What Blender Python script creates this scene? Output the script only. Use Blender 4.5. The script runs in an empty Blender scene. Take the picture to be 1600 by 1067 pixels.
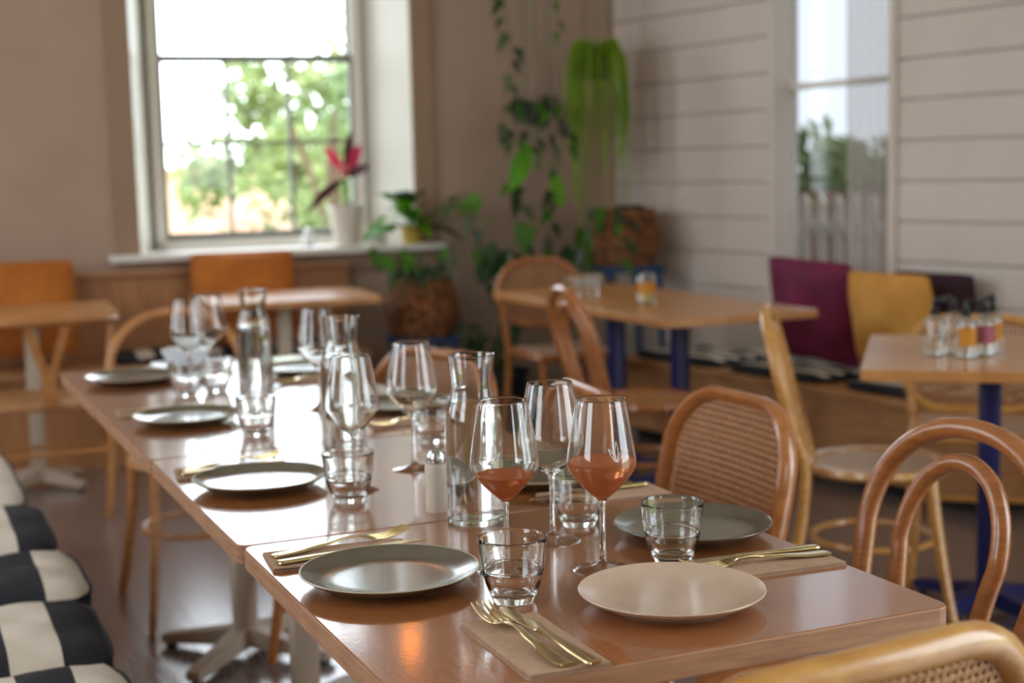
import bpy, bmesh, math, random
from mathutils import Vector, Matrix
PI = math.pi
random.seed(7)
scn = bpy.context.scene
COL = scn.collection

# ------------------------------------------------------------------ camera
CH, FPX, PIT, ROLL, YAW = 1.29, 2270.0, 0.118, 0.0244, 0.4115
cp, sp = math.cos(PIT), math.sin(PIT)
Rz = Matrix.Rotation(-YAW, 3, 'Z')
fwd = Rz @ Vector((0, cp, -sp)); up0 = Rz @ Vector((0, sp, cp)); rt0 = Rz @ Vector((1, 0, 0))
c_, s_ = math.cos(ROLL), math.sin(ROLL)
camR = rt0 * c_ - up0 * s_; camU = rt0 * s_ + up0 * c_
cd = bpy.data.cameras.new('camera'); cam = bpy.data.objects.new('camera', cd); COL.objects.link(cam)
cd.sensor_width = 36.0; cd.lens = 36.0 * FPX / 1600.0; cd.clip_start = .05; cd.clip_end = 200
cam.matrix_world = Matrix(((camR.x, camU.x, -fwd.x, 0), (camR.y, camU.y, -fwd.y, 0), (camR.z, camU.z, -fwd.z, CH), (0, 0, 0, 1)))
cd.dof.use_dof = True; cd.dof.focus_distance = 1.83; cd.dof.aperture_fstop = 3.5
scn.camera = cam

# ------------------------------------------------------------------ light
W = bpy.data.worlds.new('sky'); scn.world = W; W.use_nodes = True
bg = W.node_tree.nodes['Background']
bg.inputs[0].default_value = (0.84, 0.92, 1.0, 1); bg.inputs[1].default_value = 8.0
scn.view_settings.view_transform = 'Standard'; scn.view_settings.look = 'None'
scn.view_settings.exposure = -0.1; scn.view_settings.gamma = 1.0; scn.view_settings.use_curve_mapping = False
cy = scn.cycles
cy.max_bounces = 20; cy.transmission_bounces = 20; cy.transparent_max_bounces = 24; cy.glossy_bounces = 8; cy.diffuse_bounces = 5
cy.blur_glossy = 0.6; cy.sample_clamp_indirect = 6.0; cy.use_denoising = True

def portal(name, loc, rot, sx, sy):
    l = bpy.data.lights.new(name, 'AREA'); l.shape = 'RECTANGLE'; l.size = sx; l.size_y = sy
    l.cycles.is_portal = True
    o = bpy.data.objects.new(name, l); o.location = loc; o.rotation_euler = rot; COL.objects.link(o)

def L(r, g, b):
    f = lambda v: (v / 255 / 12.92) if v / 255 <= .04045 else ((v / 255 + .055) / 1.055) ** 2.4
    return (f(r), f(g), f(b), 1)

# ------------------------------------------------------------------ materials
def mat(name, col, rough=.5, metal=0, **k):
    m = bpy.data.materials.new(name); m.use_nodes = True
    b = m.node_tree.nodes['Principled BSDF']
    b.inputs['Base Color'].default_value = col; b.inputs['Roughness'].default_value = rough; b.inputs['Metallic'].default_value = metal
    for a, v in k.items():
        b.inputs[a.replace('_', ' ')].default_value = v
    return m

def noise_mat(name, c1, c2, scale=(1, 1, 1), nscale=8, rough=.5, bump=0., detail=4, bscale=None, dist=0.02, lo=.35, hi=.65, coat=0, metal=0, coat_rough=.1, spec=.5):
    m = mat(name, c1, rough, metal); nt = m.node_tree; n = nt.nodes; l = nt.links; b = n['Principled BSDF']
    b.inputs['Coat Weight'].default_value = coat; b.inputs['Coat Roughness'].default_value = coat_rough
    b.inputs['Specular IOR Level'].default_value = spec
    tc = n.new('ShaderNodeTexCoord'); mp = n.new('ShaderNodeMapping'); mp.inputs['Scale'].default_value = scale
    l.new(tc.outputs['Object'], mp.inputs['Vector'])
    t = n.new('ShaderNodeTexNoise'); t.inputs['Scale'].default_value = nscale; t.inputs['Detail'].default_value = detail
    l.new(mp.outputs[0], t.inputs['Vector'])
    r = n.new('ShaderNodeValToRGB'); r.color_ramp.elements[0].color = c1; r.color_ramp.elements[1].color = c2
    r.color_ramp.elements[0].position = lo; r.color_ramp.elements[1].position = hi
    l.new(t.outputs['Fac'], r.inputs[0]); l.new(r.outputs[0], b.inputs['Base Color'])
    if bump:
        t2 = t
        if bscale:
            t2 = n.new('ShaderNodeTexNoise'); t2.inputs['Scale'].default_value = bscale; t2.inputs['Detail'].default_value = 2
            l.new(tc.outputs['Object'], t2.inputs['Vector'])
        bp = n.new('ShaderNodeBump'); bp.inputs['Strength'].default_value = bump; bp.inputs['Distance'].default_value = dist
        l.new(t2.outputs['Fac'], bp.inputs['Height']); l.new(bp.outputs[0], b.inputs['Normal'])
        if coat: l.new(bp.outputs[0], b.inputs['Coat Normal'])
    return m

M = {}
M['table'] = noise_mat('varnished_beech_top', L(148, 88, 46), L(158, 96, 54), (24, 1.5, 1), 5, .26, .12, 5, 170, .0004, coat=1.0, coat_rough=.09)
M['table_edge'] = noise_mat('table_edge_wood', L(150, 106, 76), L(170, 126, 94), (3, 3, 30), 5, .5)
M['honey'] = noise_mat('honey_wood', L(176, 118, 64), L(200, 142, 84), (2, 12, 1), 4, .35, coat=.3, coat_rough=.2)
M['beech'] = noise_mat('bentwood_beech', L(154, 92, 42), L(178, 110, 56), (3, 3, 14), 7, .3, coat=.5, coat_rough=.12)
M['amberwood'] = noise_mat('light_rattan', L(184, 126, 58), L(206, 152, 82), (4, 4, 10), 6, .32, coat=.5, coat_rough=.15)
M['oak'] = noise_mat('light_oak_chair', L(160, 104, 54), L(184, 126, 72), (3, 3, 14), 5, .4)
M['ply'] = noise_mat('bench_plywood', L(160, 110, 68), L(182, 132, 86), (1.5, 1.5, 14), 4, .5)
M['panel'] = noise_mat('banquette_panel', L(152, 100, 60), L(172, 118, 74), (10, 10, 1.2), 3, .45)
M['wall_cream'] = noise_mat('cream_wall_paint', L(166, 140, 121), L(172, 146, 127), (1, 1, 1), 3, .85, .05, 3, 60, .001)
M['wall_white'] = noise_mat('white_board_paint', L(208, 195, 184), L(214, 201, 190), (1, 1, 1), 3, .55)
M['trim_white'] = mat('white_window_paint', L(226, 222, 212), .4)
M['architrave'] = mat('architrave_shaded', L(150, 122, 98), .6)  # wall colour set darker, so shade on the trim is in the colour
M['ceiling'] = mat('ceiling_paint', L(232, 226, 214), .9)
M['lead'] = mat('grey_sash_paint', L(120, 118, 112), .5)
M['blue'] = mat('navy_steel', L(18, 24, 84), .35)
M['bluewood'] = mat('blue_stool_paint', L(24, 66, 110), .45)
M['cream_metal'] = mat('cream_steel', L(190, 172, 150), .4)
M['grey_glaze'] = noise_mat('grey_green_glaze', L(84, 76, 58), L(96, 86, 68), (1, 1, 1), 12, .22, coat=.6, coat_rough=.12)
M['rim_glaze'] = mat('pale_rim_glaze', L(176, 166, 144), .25)
M['cream_glaze'] = noise_mat('cream_glaze', L(196, 168, 146), L(204, 176, 154), (1, 1, 1), 12, .25, coat=.4, coat_rough=.15)
M['white_glaze'] = mat('white_glaze', L(220, 222, 226), .2)
M['napkin'] = noise_mat('beige_paper', L(172, 138, 112), L(182, 148, 122), (1, 1, 1), 90, .9, .15, 3, 260, .0006)
M['gold'] = noise_mat('champagne_metal', L(206, 182, 132), L(218, 196, 148), (1, 1, 1), 30, .22, metal=1)
M['cush_cream'] = noise_mat('cream_canvas', L(208, 194, 178), L(220, 206, 190), (1, 1, 1), 6, .9, .3, 4, 12, .02)
M['cush_black'] = noise_mat('black_canvas', L(24, 24, 30), L(36, 36, 44), (1, 1, 1), 6, .9, .3, 4, 12, .02)
M['maroon'] = noise_mat('maroon_velvet', L(96, 14, 50), L(122, 24, 66), (1, 1, 1), 9, .8, .3, 3, 14, .03)
M['mustard'] = noise_mat('mustard_velvet', L(196, 136, 54), L(214, 156, 72), (1, 1, 1), 9, .8, .3, 3, 14, .03)
M['orange'] = noise_mat('orange_velvet', L(168, 92, 22), L(186, 108, 30), (1, 1, 1), 9, .8, .3, 3, 14, .03)
M['darkplum'] = mat('dark_plum_cloth', L(52, 22, 36), .9)
M['floor'] = None
M['wicker'] = noise_mat('dark_wicker', L(64, 36, 20), L(160, 100, 54), (1, 1, 1), 38, .7, .8, 2, 45, .02)
M['soil'] = mat('dark_soil', L(30, 24, 20), .95)
M['pot_white'] = mat('white_ceramic_pot', L(214, 206, 194), .45)
M['pot_black'] = mat('black_pot', L(22, 22, 24), .4)
M['pot_yellow'] = mat('yellow_pot', L(206, 176, 80), .45)
M['black'] = mat('black_plastic', L(12, 12, 14), .35)
M['amber_label'] = mat('amber_label', L(196, 130, 20), .5)
M['pink_label'] = mat('pink_label', L(160, 82, 98), .5)
M['string'] = mat('grey_green_cord', L(116, 124, 104), .8)
M['steel'] = mat('steel', L(190, 190, 190), .2, 1)
M['picket'] = mat('white_fence_paint', L(226, 220, 214), .6)
M['brownwall'] = mat('brown_cladding', L(138, 96, 68), .8)
M['pinkwall'] = noise_mat('pink_render', L(224, 170, 150), L(236, 190, 170), (1, 1, 1), 4, .9)
M['grass'] = noise_mat('lawn', L(110, 140, 70), L(150, 172, 100), (1, 1, 1), 3, .9)
M['bark'] = noise_mat('bark', L(90, 72, 58), L(120, 100, 82), (1, 1, .3), 20, .9)
M['milk'] = mat('cream_ceramic', L(198, 184, 166), .35)
M['shade'] = mat('brass_shade', L(200, 150, 70), .3, 1)

def leaf_mat(name, c1, c2, trans=.35, rough=.35):
    m = noise_mat(name, c1, c2, (1, 1, 1), 5, rough); nt = m.node_tree; n = nt.nodes; l = nt.links
    b = n['Principled BSDF']; out = n['Material Output']
    t = n.new('ShaderNodeBsdfTranslucent'); mx = n.new('ShaderNodeMixShader'); mx.inputs[0].default_value = trans
    rp = [x for x in n if x.type == 'VALTORGB'][0]
    l.new(rp.outputs[0], t.inputs[0]); l.new(b.outputs[0], mx.inputs[1]); l.new(t.outputs[0], mx.inputs[2]); l.new(mx.outputs[0], out.inputs[0])
    return m
M['leaf'] = leaf_mat('green_leaf', L(52, 96, 20), L(84, 140, 28))
M['leaf_bright'] = leaf_mat('bright_green_leaf', L(80, 150, 10), L(116, 186, 26), .45)
M['leaf_dark'] = leaf_mat('dark_green_leaf', L(28, 52, 26), L(48, 78, 36), .15, .22)
M['leaf_grey'] = leaf_mat('grey_green_leaf', L(70, 82, 52), L(96, 106, 70), .2)
M['fern'] = leaf_mat('lime_green_fronds', L(120, 156, 16), L(154, 190, 34), .3)
M['leaf_red'] = leaf_mat('red_leaf', L(140, 24, 48), L(190, 60, 84), .4)
M['leaf_maroon'] = leaf_mat('deep_maroon_leaf', L(52, 14, 24), L(80, 22, 34), .2)
M['leaf_pink'] = leaf_mat('pink_leaf', L(210, 110, 120), L(226, 150, 150), .4)
M['tree_leaf'] = leaf_mat('tree_foliage', L(98, 120, 76), L(136, 156, 104), .35, .5)
M['tree_leaf_b'] = leaf_mat('olive_foliage', L(110, 128, 76), L(160, 172, 112), .35, .5)
M['blossom'] = leaf_mat('pale_pink_blossom', L(226, 178, 160), L(240, 206, 190), .35, .6)

def glass_mat(name, col=(1, 1, 1, 1), ior=1.5, rough=0.0):
    m = bpy.data.materials.new(name); m.use_nodes = True; n = m.node_tree.nodes; l = m.node_tree.links
    n.clear(); g = n.new('ShaderNodeBsdfGlass'); g.inputs['Color'].default_value = col; g.inputs['IOR'].default_value = ior; g.inputs['Roughness'].default_value = rough
    o = n.new('ShaderNodeOutputMaterial'); l.new(g.outputs[0], o.inputs[0]); return m
M['glass'] = glass_mat('clear_glass', (.985, .99, .985, 1), 1.5)
M['water'] = glass_mat('water', (.98, .99, .985, 1), 1.33)
M['wine'] = None
def wine_mat():
    m = bpy.data.materials.new('rose_wine'); m.use_nodes = True; n = m.node_tree.nodes; l = m.node_tree.links
    n.clear(); g = n.new('ShaderNodeBsdfGlass'); g.inputs['Color'].default_value = L(255, 205, 168); g.inputs['IOR'].default_value = 1.34
    t = n.new('ShaderNodeBsdfTranslucent'); t.inputs[0].default_value = L(255, 172, 118)
    d = n.new('ShaderNodeBsdfDiffuse'); d.inputs[0].default_value = L(255, 168, 112)
    a = n.new('ShaderNodeMixShader'); a.inputs[0].default_value = .5; b = n.new('ShaderNodeMixShader'); b.inputs[0].default_value = .60
    l.new(t.outputs[0], a.inputs[1]); l.new(d.outputs[0], a.inputs[2]); l.new(g.outputs[0], b.inputs[1]); l.new(a.outputs[0], b.inputs[2])
    o = n.new('ShaderNodeOutputMaterial'); l.new(b.outputs[0], o.inputs[0]); return m
M['wine'] = wine_mat()

def pane_mat(name, tint=(1, 1, 1, 1), refl=.5):
    m = bpy.data.materials.new(name); m.use_nodes = True; n = m.node_tree.nodes; l = m.node_tree.links
    n.clear(); t = n.new('ShaderNodeBsdfTransparent'); t.inputs[0].default_value = tint
    g = n.new('ShaderNodeBsdfGlossy'); g.inputs['Roughness'].default_value = .02
    f = n.new('ShaderNodeFresnel'); f.inputs[0].default_value = 1.45
    mx = n.new('ShaderNodeMixShader'); l.new(f.outputs[0], mx.inputs[0]); l.new(t.outputs[0], mx.inputs[1]); l.new(g.outputs[0], mx.inputs[2])
    o = n.new('ShaderNodeOutputMaterial'); l.new(mx.outputs[0], o.inputs[0]); return m
M['pane'] = pane_mat('window_pane')
M['pane_dim'] = pane_mat('sky_dimming_pane', (.15, .152, .156, 1))  # grey tint added to dim the bright sky behind the side window
def sheer_mat():
    m = bpy.data.materials.new('sheer_voile'); m.use_nodes = True; n = m.node_tree.nodes; l = m.node_tree.links
    n.clear(); t = n.new('ShaderNodeBsdfTransparent'); d = n.new('ShaderNodeBsdfDiffuse'); d.inputs[0].default_value = L(200, 192, 186)
    mx = n.new('ShaderNodeMixShader'); mx.inputs[0].default_value = .55
    l.new(t.outputs[0], mx.inputs[1]); l.new(d.outputs[0], mx.inputs[2])
    o = n.new('ShaderNodeOutputMaterial'); l.new(mx.outputs[0], o.inputs[0]); return m
M['sheer'] = sheer_mat()

def floor_mat():
    m = noise_mat('grey_brown_floor_boards', L(114, 100, 98), L(130, 114, 112), (10, .8, 1), 4, .25, .05, 4, coat=1.0, coat_rough=.22)
    return m
M['floor'] = floor_mat()

def cane_mat(name, axes, pitch, hole, c1, c2):
    """woven cane: rows of small open holes between the strands"""
    m = noise_mat(name, c1, c2, (1, 1, 1), 120, .45); nt = m.node_tree; n = nt.nodes; l = nt.links
    b = n['Principled BSDF']; out = n['Material Output']
    tc = n.new('ShaderNodeTexCoord'); sep = n.new('ShaderNodeSeparateXYZ'); l.new(tc.outputs['Object'], sep.inputs[0])
    def mth(op, a, v=None, c=None):
        q = n.new('ShaderNodeMath'); q.operation = op
        for i, s in enumerate((a, v, c)):
            if s is None: continue
            if isinstance(s, (int, float)): q.inputs[i].default_value = s
            else: l.new(s, q.inputs[i])
        return q.outputs[0]
    u = sep.outputs[axes[0]]; v = sep.outputs[axes[1]]
    fu = mth('SUBTRACT', mth('FRACT', mth('DIVIDE', u, pitch)), .5); fv = mth('SUBTRACT', mth('FRACT', mth('DIVIDE', v, pitch)), .5)
    d = mth('ADD', mth('MULTIPLY', fu, fu), mth('MULTIPLY', fv, fv))
    h = mth('LESS_THAN', d, hole * hole)
    tr = n.new('ShaderNodeBsdfTransparent'); mx = n.new('ShaderNodeMixShader')
    l.new(h, mx.inputs[0]); l.new(b.outputs[0], mx.inputs[1]); l.new(tr.outputs[0], mx.inputs[2]); l.new(mx.outputs[0], out.inputs[0])
    bp = n.new('ShaderNodeBump'); bp.inputs['Strength'].default_value = .6; bp.inputs['Distance'].default_value = .002
    l.new(mth('MULTIPLY', d, 2.0), bp.inputs['Height']); l.new(bp.outputs[0], b.inputs['Normal'])
    return m
M['cane_back'] = cane_mat('woven_cane_back', ('X', 'Z'), .0125, .30, L(176, 122, 76), L(150, 98, 60))
M['cane_back_fine'] = cane_mat('woven_cane_back_fine', ('X', 'Z'), .0110, .25, L(196, 146, 92), L(168, 116, 68))
M['cane_seat'] = cane_mat('woven_cane_seat', ('X', 'Y'), .0125, .22, L(214, 184, 156), L(190, 158, 130))

# ------------------------------------------------------------------ mesh builder
class MB:
    def __init__(s): s.v = []; s.f = []; s.mi = []; s.cur = 0
    def add(s, vs, fs):
        o = len(s.v); s.v += [tuple(v) for v in vs]; s.f += [tuple(i + o for i in f) for f in fs]; s.mi += [s.cur] * len(fs); return s
    def box(s, x0, x1, y0, y1, z0, z1, T=None):
        vs = [Vector(p) for p in ((x0, y0, z0), (x1, y0, z0), (x1, y1, z0), (x0, y1, z0), (x0, y0, z1), (x1, y0, z1), (x1, y1, z1), (x0, y1, z1))]
        if T: vs = [T @ v for v in vs]
        return s.add(vs, [(3, 2, 1, 0), (4, 5, 6, 7), (0, 1, 5, 4), (1, 2, 6, 5), (2, 3, 7, 6), (3, 0, 4, 7)])
    def rbox(s, x0, x1, y0, y1, z0, z1, r=.005, seg=2, T=None, only_vertical=False):
        bm = bmesh.new(); bmesh.ops.create_cube(bm, size=1)
        for v in bm.verts:
            v.co = Vector(((x0 + x1) / 2 + v.co.x * (x1 - x0), (y0 + y1) / 2 + v.co.y * (y1 - y0), (z0 + z1) / 2 + v.co.z * (z1 - z0)))
        ed = [e for e in bm.edges if (not only_vertical or abs(e.verts[0].co.z - e.verts[1].co.z) > 1e-6)]
        bmesh.ops.bevel(bm, geom=ed, offset=r, segments=seg, profile=.5, affect='EDGES')
        bm.verts.index_update()
        vs = [(T @ v.co) if T else v.co.copy() for v in bm.verts]; fs = [[v.index for v in f.verts] for f in bm.faces]
        bm.free(); return s.add(vs, fs)
    def lathe(s, prof, n=32, T=None, cap0=False, cap1=False):
        vs = []; fs = []
        for r, z in prof:
            for k in range(n):
                a = 2 * PI * k / n; v = Vector((r * math.cos(a), r * math.sin(a), z)); vs.append(T @ v if T else v)
        for i in range(len(prof) - 1):
            for k in range(n):
                k2 = (k + 1) % n; fs.append((i * n + k, i * n + k2, (i + 1) * n + k2, (i + 1) * n + k))
        if cap0: fs.append(tuple(range(n - 1, -1, -1)))
        if cap1: fs.append(tuple((len(prof) - 1) * n + k for k in range(n)))
        return s.add(vs, fs)
    def tube(s, pts, r, n=8, closed=False, cap=True, flat=1.0):
        pts = [Vector(p) for p in pts]; m = len(pts); R = r if isinstance(r, (list, tuple)) else [r] * m
        tan = []
        for i in range(m):
            a = pts[(i - 1) % m] if (closed or i > 0) else pts[i]; b = pts[(i + 1) % m] if (closed or i < m - 1) else pts[i]
            tan.append((b - a).normalized())
        nrm = Vector((0, 0, 1)) if abs(tan[0].z) < .9 else Vector((0, 1, 0))
        vs = []
        for i in range(m):
            t = tan[i]; nrm = (nrm - t * nrm.dot(t)).normalized(); bi = t.cross(nrm)
            for k in range(n):
                a = 2 * PI * k / n; vs.append(pts[i] + nrm * (R[i] * math.cos(a)) + bi * (R[i] * flat * math.sin(a)))
        fs = []
        for i in range(m if closed else m - 1):
            j = (i + 1) % m
            for k in range(n):
                k2 = (k + 1) % n; fs.append((i * n + k, i * n + k2, j * n + k2, j * n + k))
        if cap and not closed: fs.append(tuple(range(n - 1, -1, -1))); fs.append(tuple((m - 1) * n + k for k in range(n)))
        return s.add(vs, fs)
    def grid(s, fn, nu, nv):
        vs = [fn(i / nu, j / nv) for i in range(nu + 1) for j in range(nv + 1)]
        return s.add(vs, [(i * (nv + 1) + j, (i + 1) * (nv + 1) + j, (i + 1) * (nv + 1) + j + 1, i * (nv + 1) + j + 1) for i in range(nu) for j in range(nv)])
    def build(s, name, m, parent=None, smooth=True, loc=None, rotz=None):
        me = bpy.data.meshes.new(name); me.from_pydata(s.v, [], s.f); me.update()
        for mm in (m if isinstance(m, (list, tuple)) else [m]): me.materials.append(M[mm])
        for i, p in enumerate(me.polygons): p.material_index = s.mi[i]
        if smooth:
            me.polygons.foreach_set('use_smooth', [True] * len(me.polygons))
            try: me.set_sharp_from_angle(angle=math.radians(38))
            except Exception: pass
        o = bpy.data.objects.new(name, me); COL.objects.link(o)
        if parent: o.parent = parent
        if loc: o.location = loc
        if rotz is not None: o.rotation_euler = (0, 0, rotz)
        return o

def spline(pts, seg=8, closed=False):
    P = [Vector(p) for p in pts]; n = len(P); out = []
    for i in range(n if closed else n - 1):
        p1, p2 = P[i], P[(i + 1) % n]
        p0 = P[(i - 1) % n] if (closed or i > 0) else p1 * 2 - p2
        p3 = P[(i + 2) % n] if (closed or i < n - 2) else p2 * 2 - p1
        for k in range(seg):
            t = k / seg; out.append(.5 * ((2 * p1) + (p2 - p0) * t + (2 * p0 - 5 * p1 + 4 * p2 - p3) * t * t + (3 * p1 - p0 - 3 * p2 + p3) * t ** 3))
    if not closed: out.append(P[-1])
    return out

def tag(o, label, cat, group=None, kind=None):
    o['label'] = label; o['category'] = cat
    if group: o['group'] = group
    if kind: o['kind'] = kind
    return o
def empty(name, label, cat, loc=(0, 0, 0), rotz=0, group=None):
    o = bpy.data.objects.new(name, None); o.empty_display_size = .1; COL.objects.link(o)
    o.location = loc; o.rotation_euler = (0, 0, rotz); return tag(o, label, cat, group)
def struct(o): o['kind'] = 'structure'; return o
KIDS = {}
def kids(o): return [c for c in bpy.data.objects if c.parent == o]
def copy_tree(o, parent=None):
    c = o.copy(); COL.objects.link(c); c.parent = parent
    for ch in kids(o): copy_tree(ch, c)
    return c
def dup(o, label, loc, rotz=0, group=None):
    c = copy_tree(o); c.location = loc; c.rotation_euler = (0, 0, rotz); c['label'] = label
    if group: c['group'] = group
    return c

# ------------------------------------------------------------------ room
FZ = 0.0
TB = -0.074                      # the window wall runs slightly askew to the tables
TR = 0.152                       # the boarded wall too
OB = Vector((1, 7.1, 0)); OR = Vector((3.95, 4.9, 0))
def frame(o, loc, rz): o.location = loc; o.rotation_euler = (0, 0, rz); return o
# floor, ceiling
b = MB(); b.box(-1.95, 5.2, -3.1, 7.6, -.1, 0); struct(b.build('floor', 'floor', smooth=False))
b = MB(); b.box(-1.95, 5.2, -3.1, 7.9, 4.1, 4.2); struct(b.build('ceiling', 'ceiling', smooth=False))
# window wall: local x along the wall, y outward
s0, s1, z0, z1 = .165, 1.53, .93, 2.76        # opening at the room face
t0, t1 = .27, 1.345                           # opening at the sash, splayed reveals
D = .34
b = MB()
b.box(-3.0, s0, 0, D, 0, 4.1); b.box(s1, 3.15, 0, D, 0, 4.1); b.box(s0, s1, 0, D, 0, z0 - .004); b.box(s0, s1, 0, D, z1, 4.1)
struct(frame(b.build('wall_back', 'wall_cream', smooth=False), OB, TB))
b = MB()
e = .002
b.add([(s0, -e, z0), (t0, D, z0), (t0, D, z1), (s0, -e, z1), (s0 + .02 - .02, D, z0), (s0, D, z1)], [(0, 1, 2, 3)])
b.v = []; b.f = []; b.mi = []
def wedge(b, xa, xb):   # splayed reveal wedge between face edge xa and sash edge xb
    b.add([(xa, 0, z0), (xb, D, z0), (xa, D, z0), (xa, 0, z1), (xb, D, z1), (xa, D, z1)], [(0, 1, 2), (5, 4, 3), (0, 3, 4, 1), (1, 4, 5, 2), (2, 5, 3, 0)])
wedge(b, s0, t0); wedge(b, s1, t1)
struct(frame(b.build('trim_1', 'trim_white', smooth=False), OB, TB))
b = MB()      # flat architrave around the recess
b.box(s0 - .11, s0, -.022, 0, .93, z1 + .11); b.box(s1, s1 + .11, -.022, 0, .93, z1 + .11); b.box(s0, s1, -.022, 0, z1, z1 + .11)
struct(frame(b.build('trim_2', 'architrave', smooth=False), OB, TB))
b = MB(); b.rbox(s0 - .15, s1 + .15, -.09, D - .02, .895, .93, .008)
struct(frame(b.build('trim_3', 'trim_white', smooth=False), OB, TB))
b = MB(); b.box(s0 - .11, s1 + .11, -.02, 0, .80, .895)
struct(frame(b.build('trim_4', 'architrave', smooth=False), OB, TB))
# sash window
w = bpy.data.objects.new('window_1', None); COL.objects.link(w); frame(w, OB, TB); struct(w)
b = MB(); fw = .05
b.box(t0, t0 + fw, D - .08, D + .03, z0, z1); b.box(t1 - fw, t1, D - .08, D + .03, z0, z1); b.box(t0, t1, D - .08, D + .03, z0, z0 + .045); b.box(t0, t1, D - .08, D + .03, z1 - .05, z1)
b.build('window_frame', 'trim_white', w, smooth=False)
gx0, gx1 = t0 + fw, t1 - fw; zr = 1.875
def sash(name, y0, y1, za, zb, muntins):
    b = MB(); q = .018
    b.box(gx0, gx0 + q, y0, y1, za, zb); b.box(gx1 - q, gx1, y0, y1, za, zb); b.box(gx0, gx1, y0, y1, za, za + .035); b.box(gx0, gx1, y0, y1, zb - .035, zb)
    o = b.build(name, 'lead', w, smooth=False)
    if muntins:
        b = MB()
        for x in (.65, .965): b.box(x - .009, x + .009, y0 + .005, y1 - .005, za + .035, zb - .035)
        b.box(gx0 + q, gx1 - q, y0 + .006, y1 - .006, 1.445, 1.463)
        b.build('muntin', 'lead', o, smooth=False)
    ym = (y0 + y1) / 2; b = MB(); b.add([(gx0 + q, ym, za + .035), (gx1 - q, ym, za + .035), (gx1 - q, ym, zb - .035), (gx0 + q, ym, zb - .035)], [(0, 1, 2, 3)]); b.build('pane', 'pane', o, smooth=False)
sash('lower_sash', D - .07, D - .035, z0 + .045, zr + .018, True)
sash('upper_sash', D - .03, D + .005, zr - .018, z1 - .05, False)
# boarded wall: local x outward, y towards the far corner
b = MB(); pitch = .167; ph = .032; th = .14
wy0, wy1, wz0, wz1 = .075, .815, .50, 2.75
def boards(b, ya, yb, za, zb):
    k = 0
    while ph + pitch * k < zb:
        a = max(za, ph + pitch * k + .003); c = min(zb, ph + pitch * (k + 1) - .003)
        if c - a > .01: b.rbox(0, .03, ya, yb, a, c, .003, 1)
        k += 1
    b.box(.025, th, ya, yb, za, zb)
boards(b, wy1, 2.15, 0, 4.1); boards(b, -4.2, wy0, 0, 4.1); boards(b, wy0, wy1, 0, wz0); boards(b, wy0, wy1, wz1, 4.1)
struct(frame(b.build('wall_right', 'wall_white', smooth=False), OR, TR))
b = MB(); b.box(-.015, th, wy0 - .02, wy0 + .02, wz0, wz1); b.box(-.015, th, wy1 - .02, wy1 + .02, wz0, wz1); b.box(-.015, th, wy0, wy1, wz0 - .03, wz0 + .01); b.box(-.015, th, wy0, wy1, wz1 - .02, wz1 + .02)
struct(frame(b.build('trim_5', 'wall_white', smooth=False), OR, TR))
w2 = bpy.data.objects.new('window_2', None); COL.objects.link(w2); frame(w2, OR, TR); struct(w2)
b = MB(); b.box(.09, .12, wy0 + .02, wy1 - .02, 1.62, 1.65); b.build('window_frame', 'trim_white', w2, smooth=False)
b = MB(); b.add([(.10, wy0 + .02, wz0), (.10, wy0 + .02, wz1), (.10, wy1 - .02, wz1), (.10, wy1 - .02, wz0)], [(0, 1, 2, 3)]); b.build('pane', 'pane_dim', w2, smooth=False)
b = MB(); b.box(-.018, 0, -4.2, wy0 + 2.1, 0, .13); struct(frame(b.build('baseboard_right', 'wall_white', smooth=False), OR, TR))
# side wall on the left with two tall windows, rear wall with a wide one (all off picture)
def wall_holes(name, axis, pos, th_, a0, a1, holes):
    b = MB(); cur = a0
    def bx(u0, u1, za, zb):
        if axis == 'x': b.box(pos, pos + th_, u0, u1, za, zb)
        else: b.box(u0, u1, pos, pos + th_, za, zb)
    for h0, h1, hz0, hz1 in holes:
        bx(cur, h0, 0, 4.1); bx(h0, h1, 0, hz0); bx(h0, h1, hz1, 4.1); cur = h1
    bx(cur, a1, 0, 4.1); struct(b.build(name, 'wall_cream', smooth=False))
LW = [(.4, 1.6, 1.0, 3.0), (2.9, 4.1, 1.0, 3.0), (5.0, 6.0, 1.0, 3.0)]
wall_holes('wall_left', 'x', -1.9, .2, -3.0, 7.6, LW)
RWN = [(1.8, 2.6, 1.1, 2.8)]
wall_holes('wall_front', 'y', -3.0, .2, -1.9, 5.2, RWN)
for i, (h0, h1, hz0, hz1) in enumerate(LW):
    w = bpy.data.objects.new('window_%d' % (i + 3), None); COL.objects.link(w); struct(w)
    b = MB(); f = .06
    b.box(-1.82, -1.76, h0, h0 + f, hz0, hz1); b.box(-1.82, -1.76, h1 - f, h1, hz0, hz1); b.box(-1.82, -1.76, h0, h1, hz0, hz0 + f); b.box(-1.82, -1.76, h0, h1, hz1 - f, hz1); b.box(-1.82, -1.76, h0, h1, 1.85, 1.9)
    b.build('window_frame', 'trim_white', w, smooth=False)
for i, (h0, h1, hz0, hz1) in enumerate(RWN):
    w = bpy.data.objects.new('window_%d' % (i + 6), None); COL.objects.link(w); struct(w)
    b = MB(); f = .06
    b.box(h0, h0 + f, -2.93, -2.87, hz0, hz1); b.box(h1 - f, h1, -2.93, -2.87, hz0, hz1); b.box(h0, h1, -2.93, -2.87, hz0, hz0 + f); b.box(h0, h1, -2.93, -2.87, hz1 - f, hz1); b.box(h0, h1, -2.93, -2.87, 1.95, 2.0)
    b.build('window_frame', 'trim_white', w, smooth=False)
for h0, h1, hz0, hz1 in LW: portal('daylight_portal', (-1.95, (h0 + h1) / 2, (hz0 + hz1) / 2), (0, -PI / 2, 0), hz1 - hz0, h1 - h0)
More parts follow.
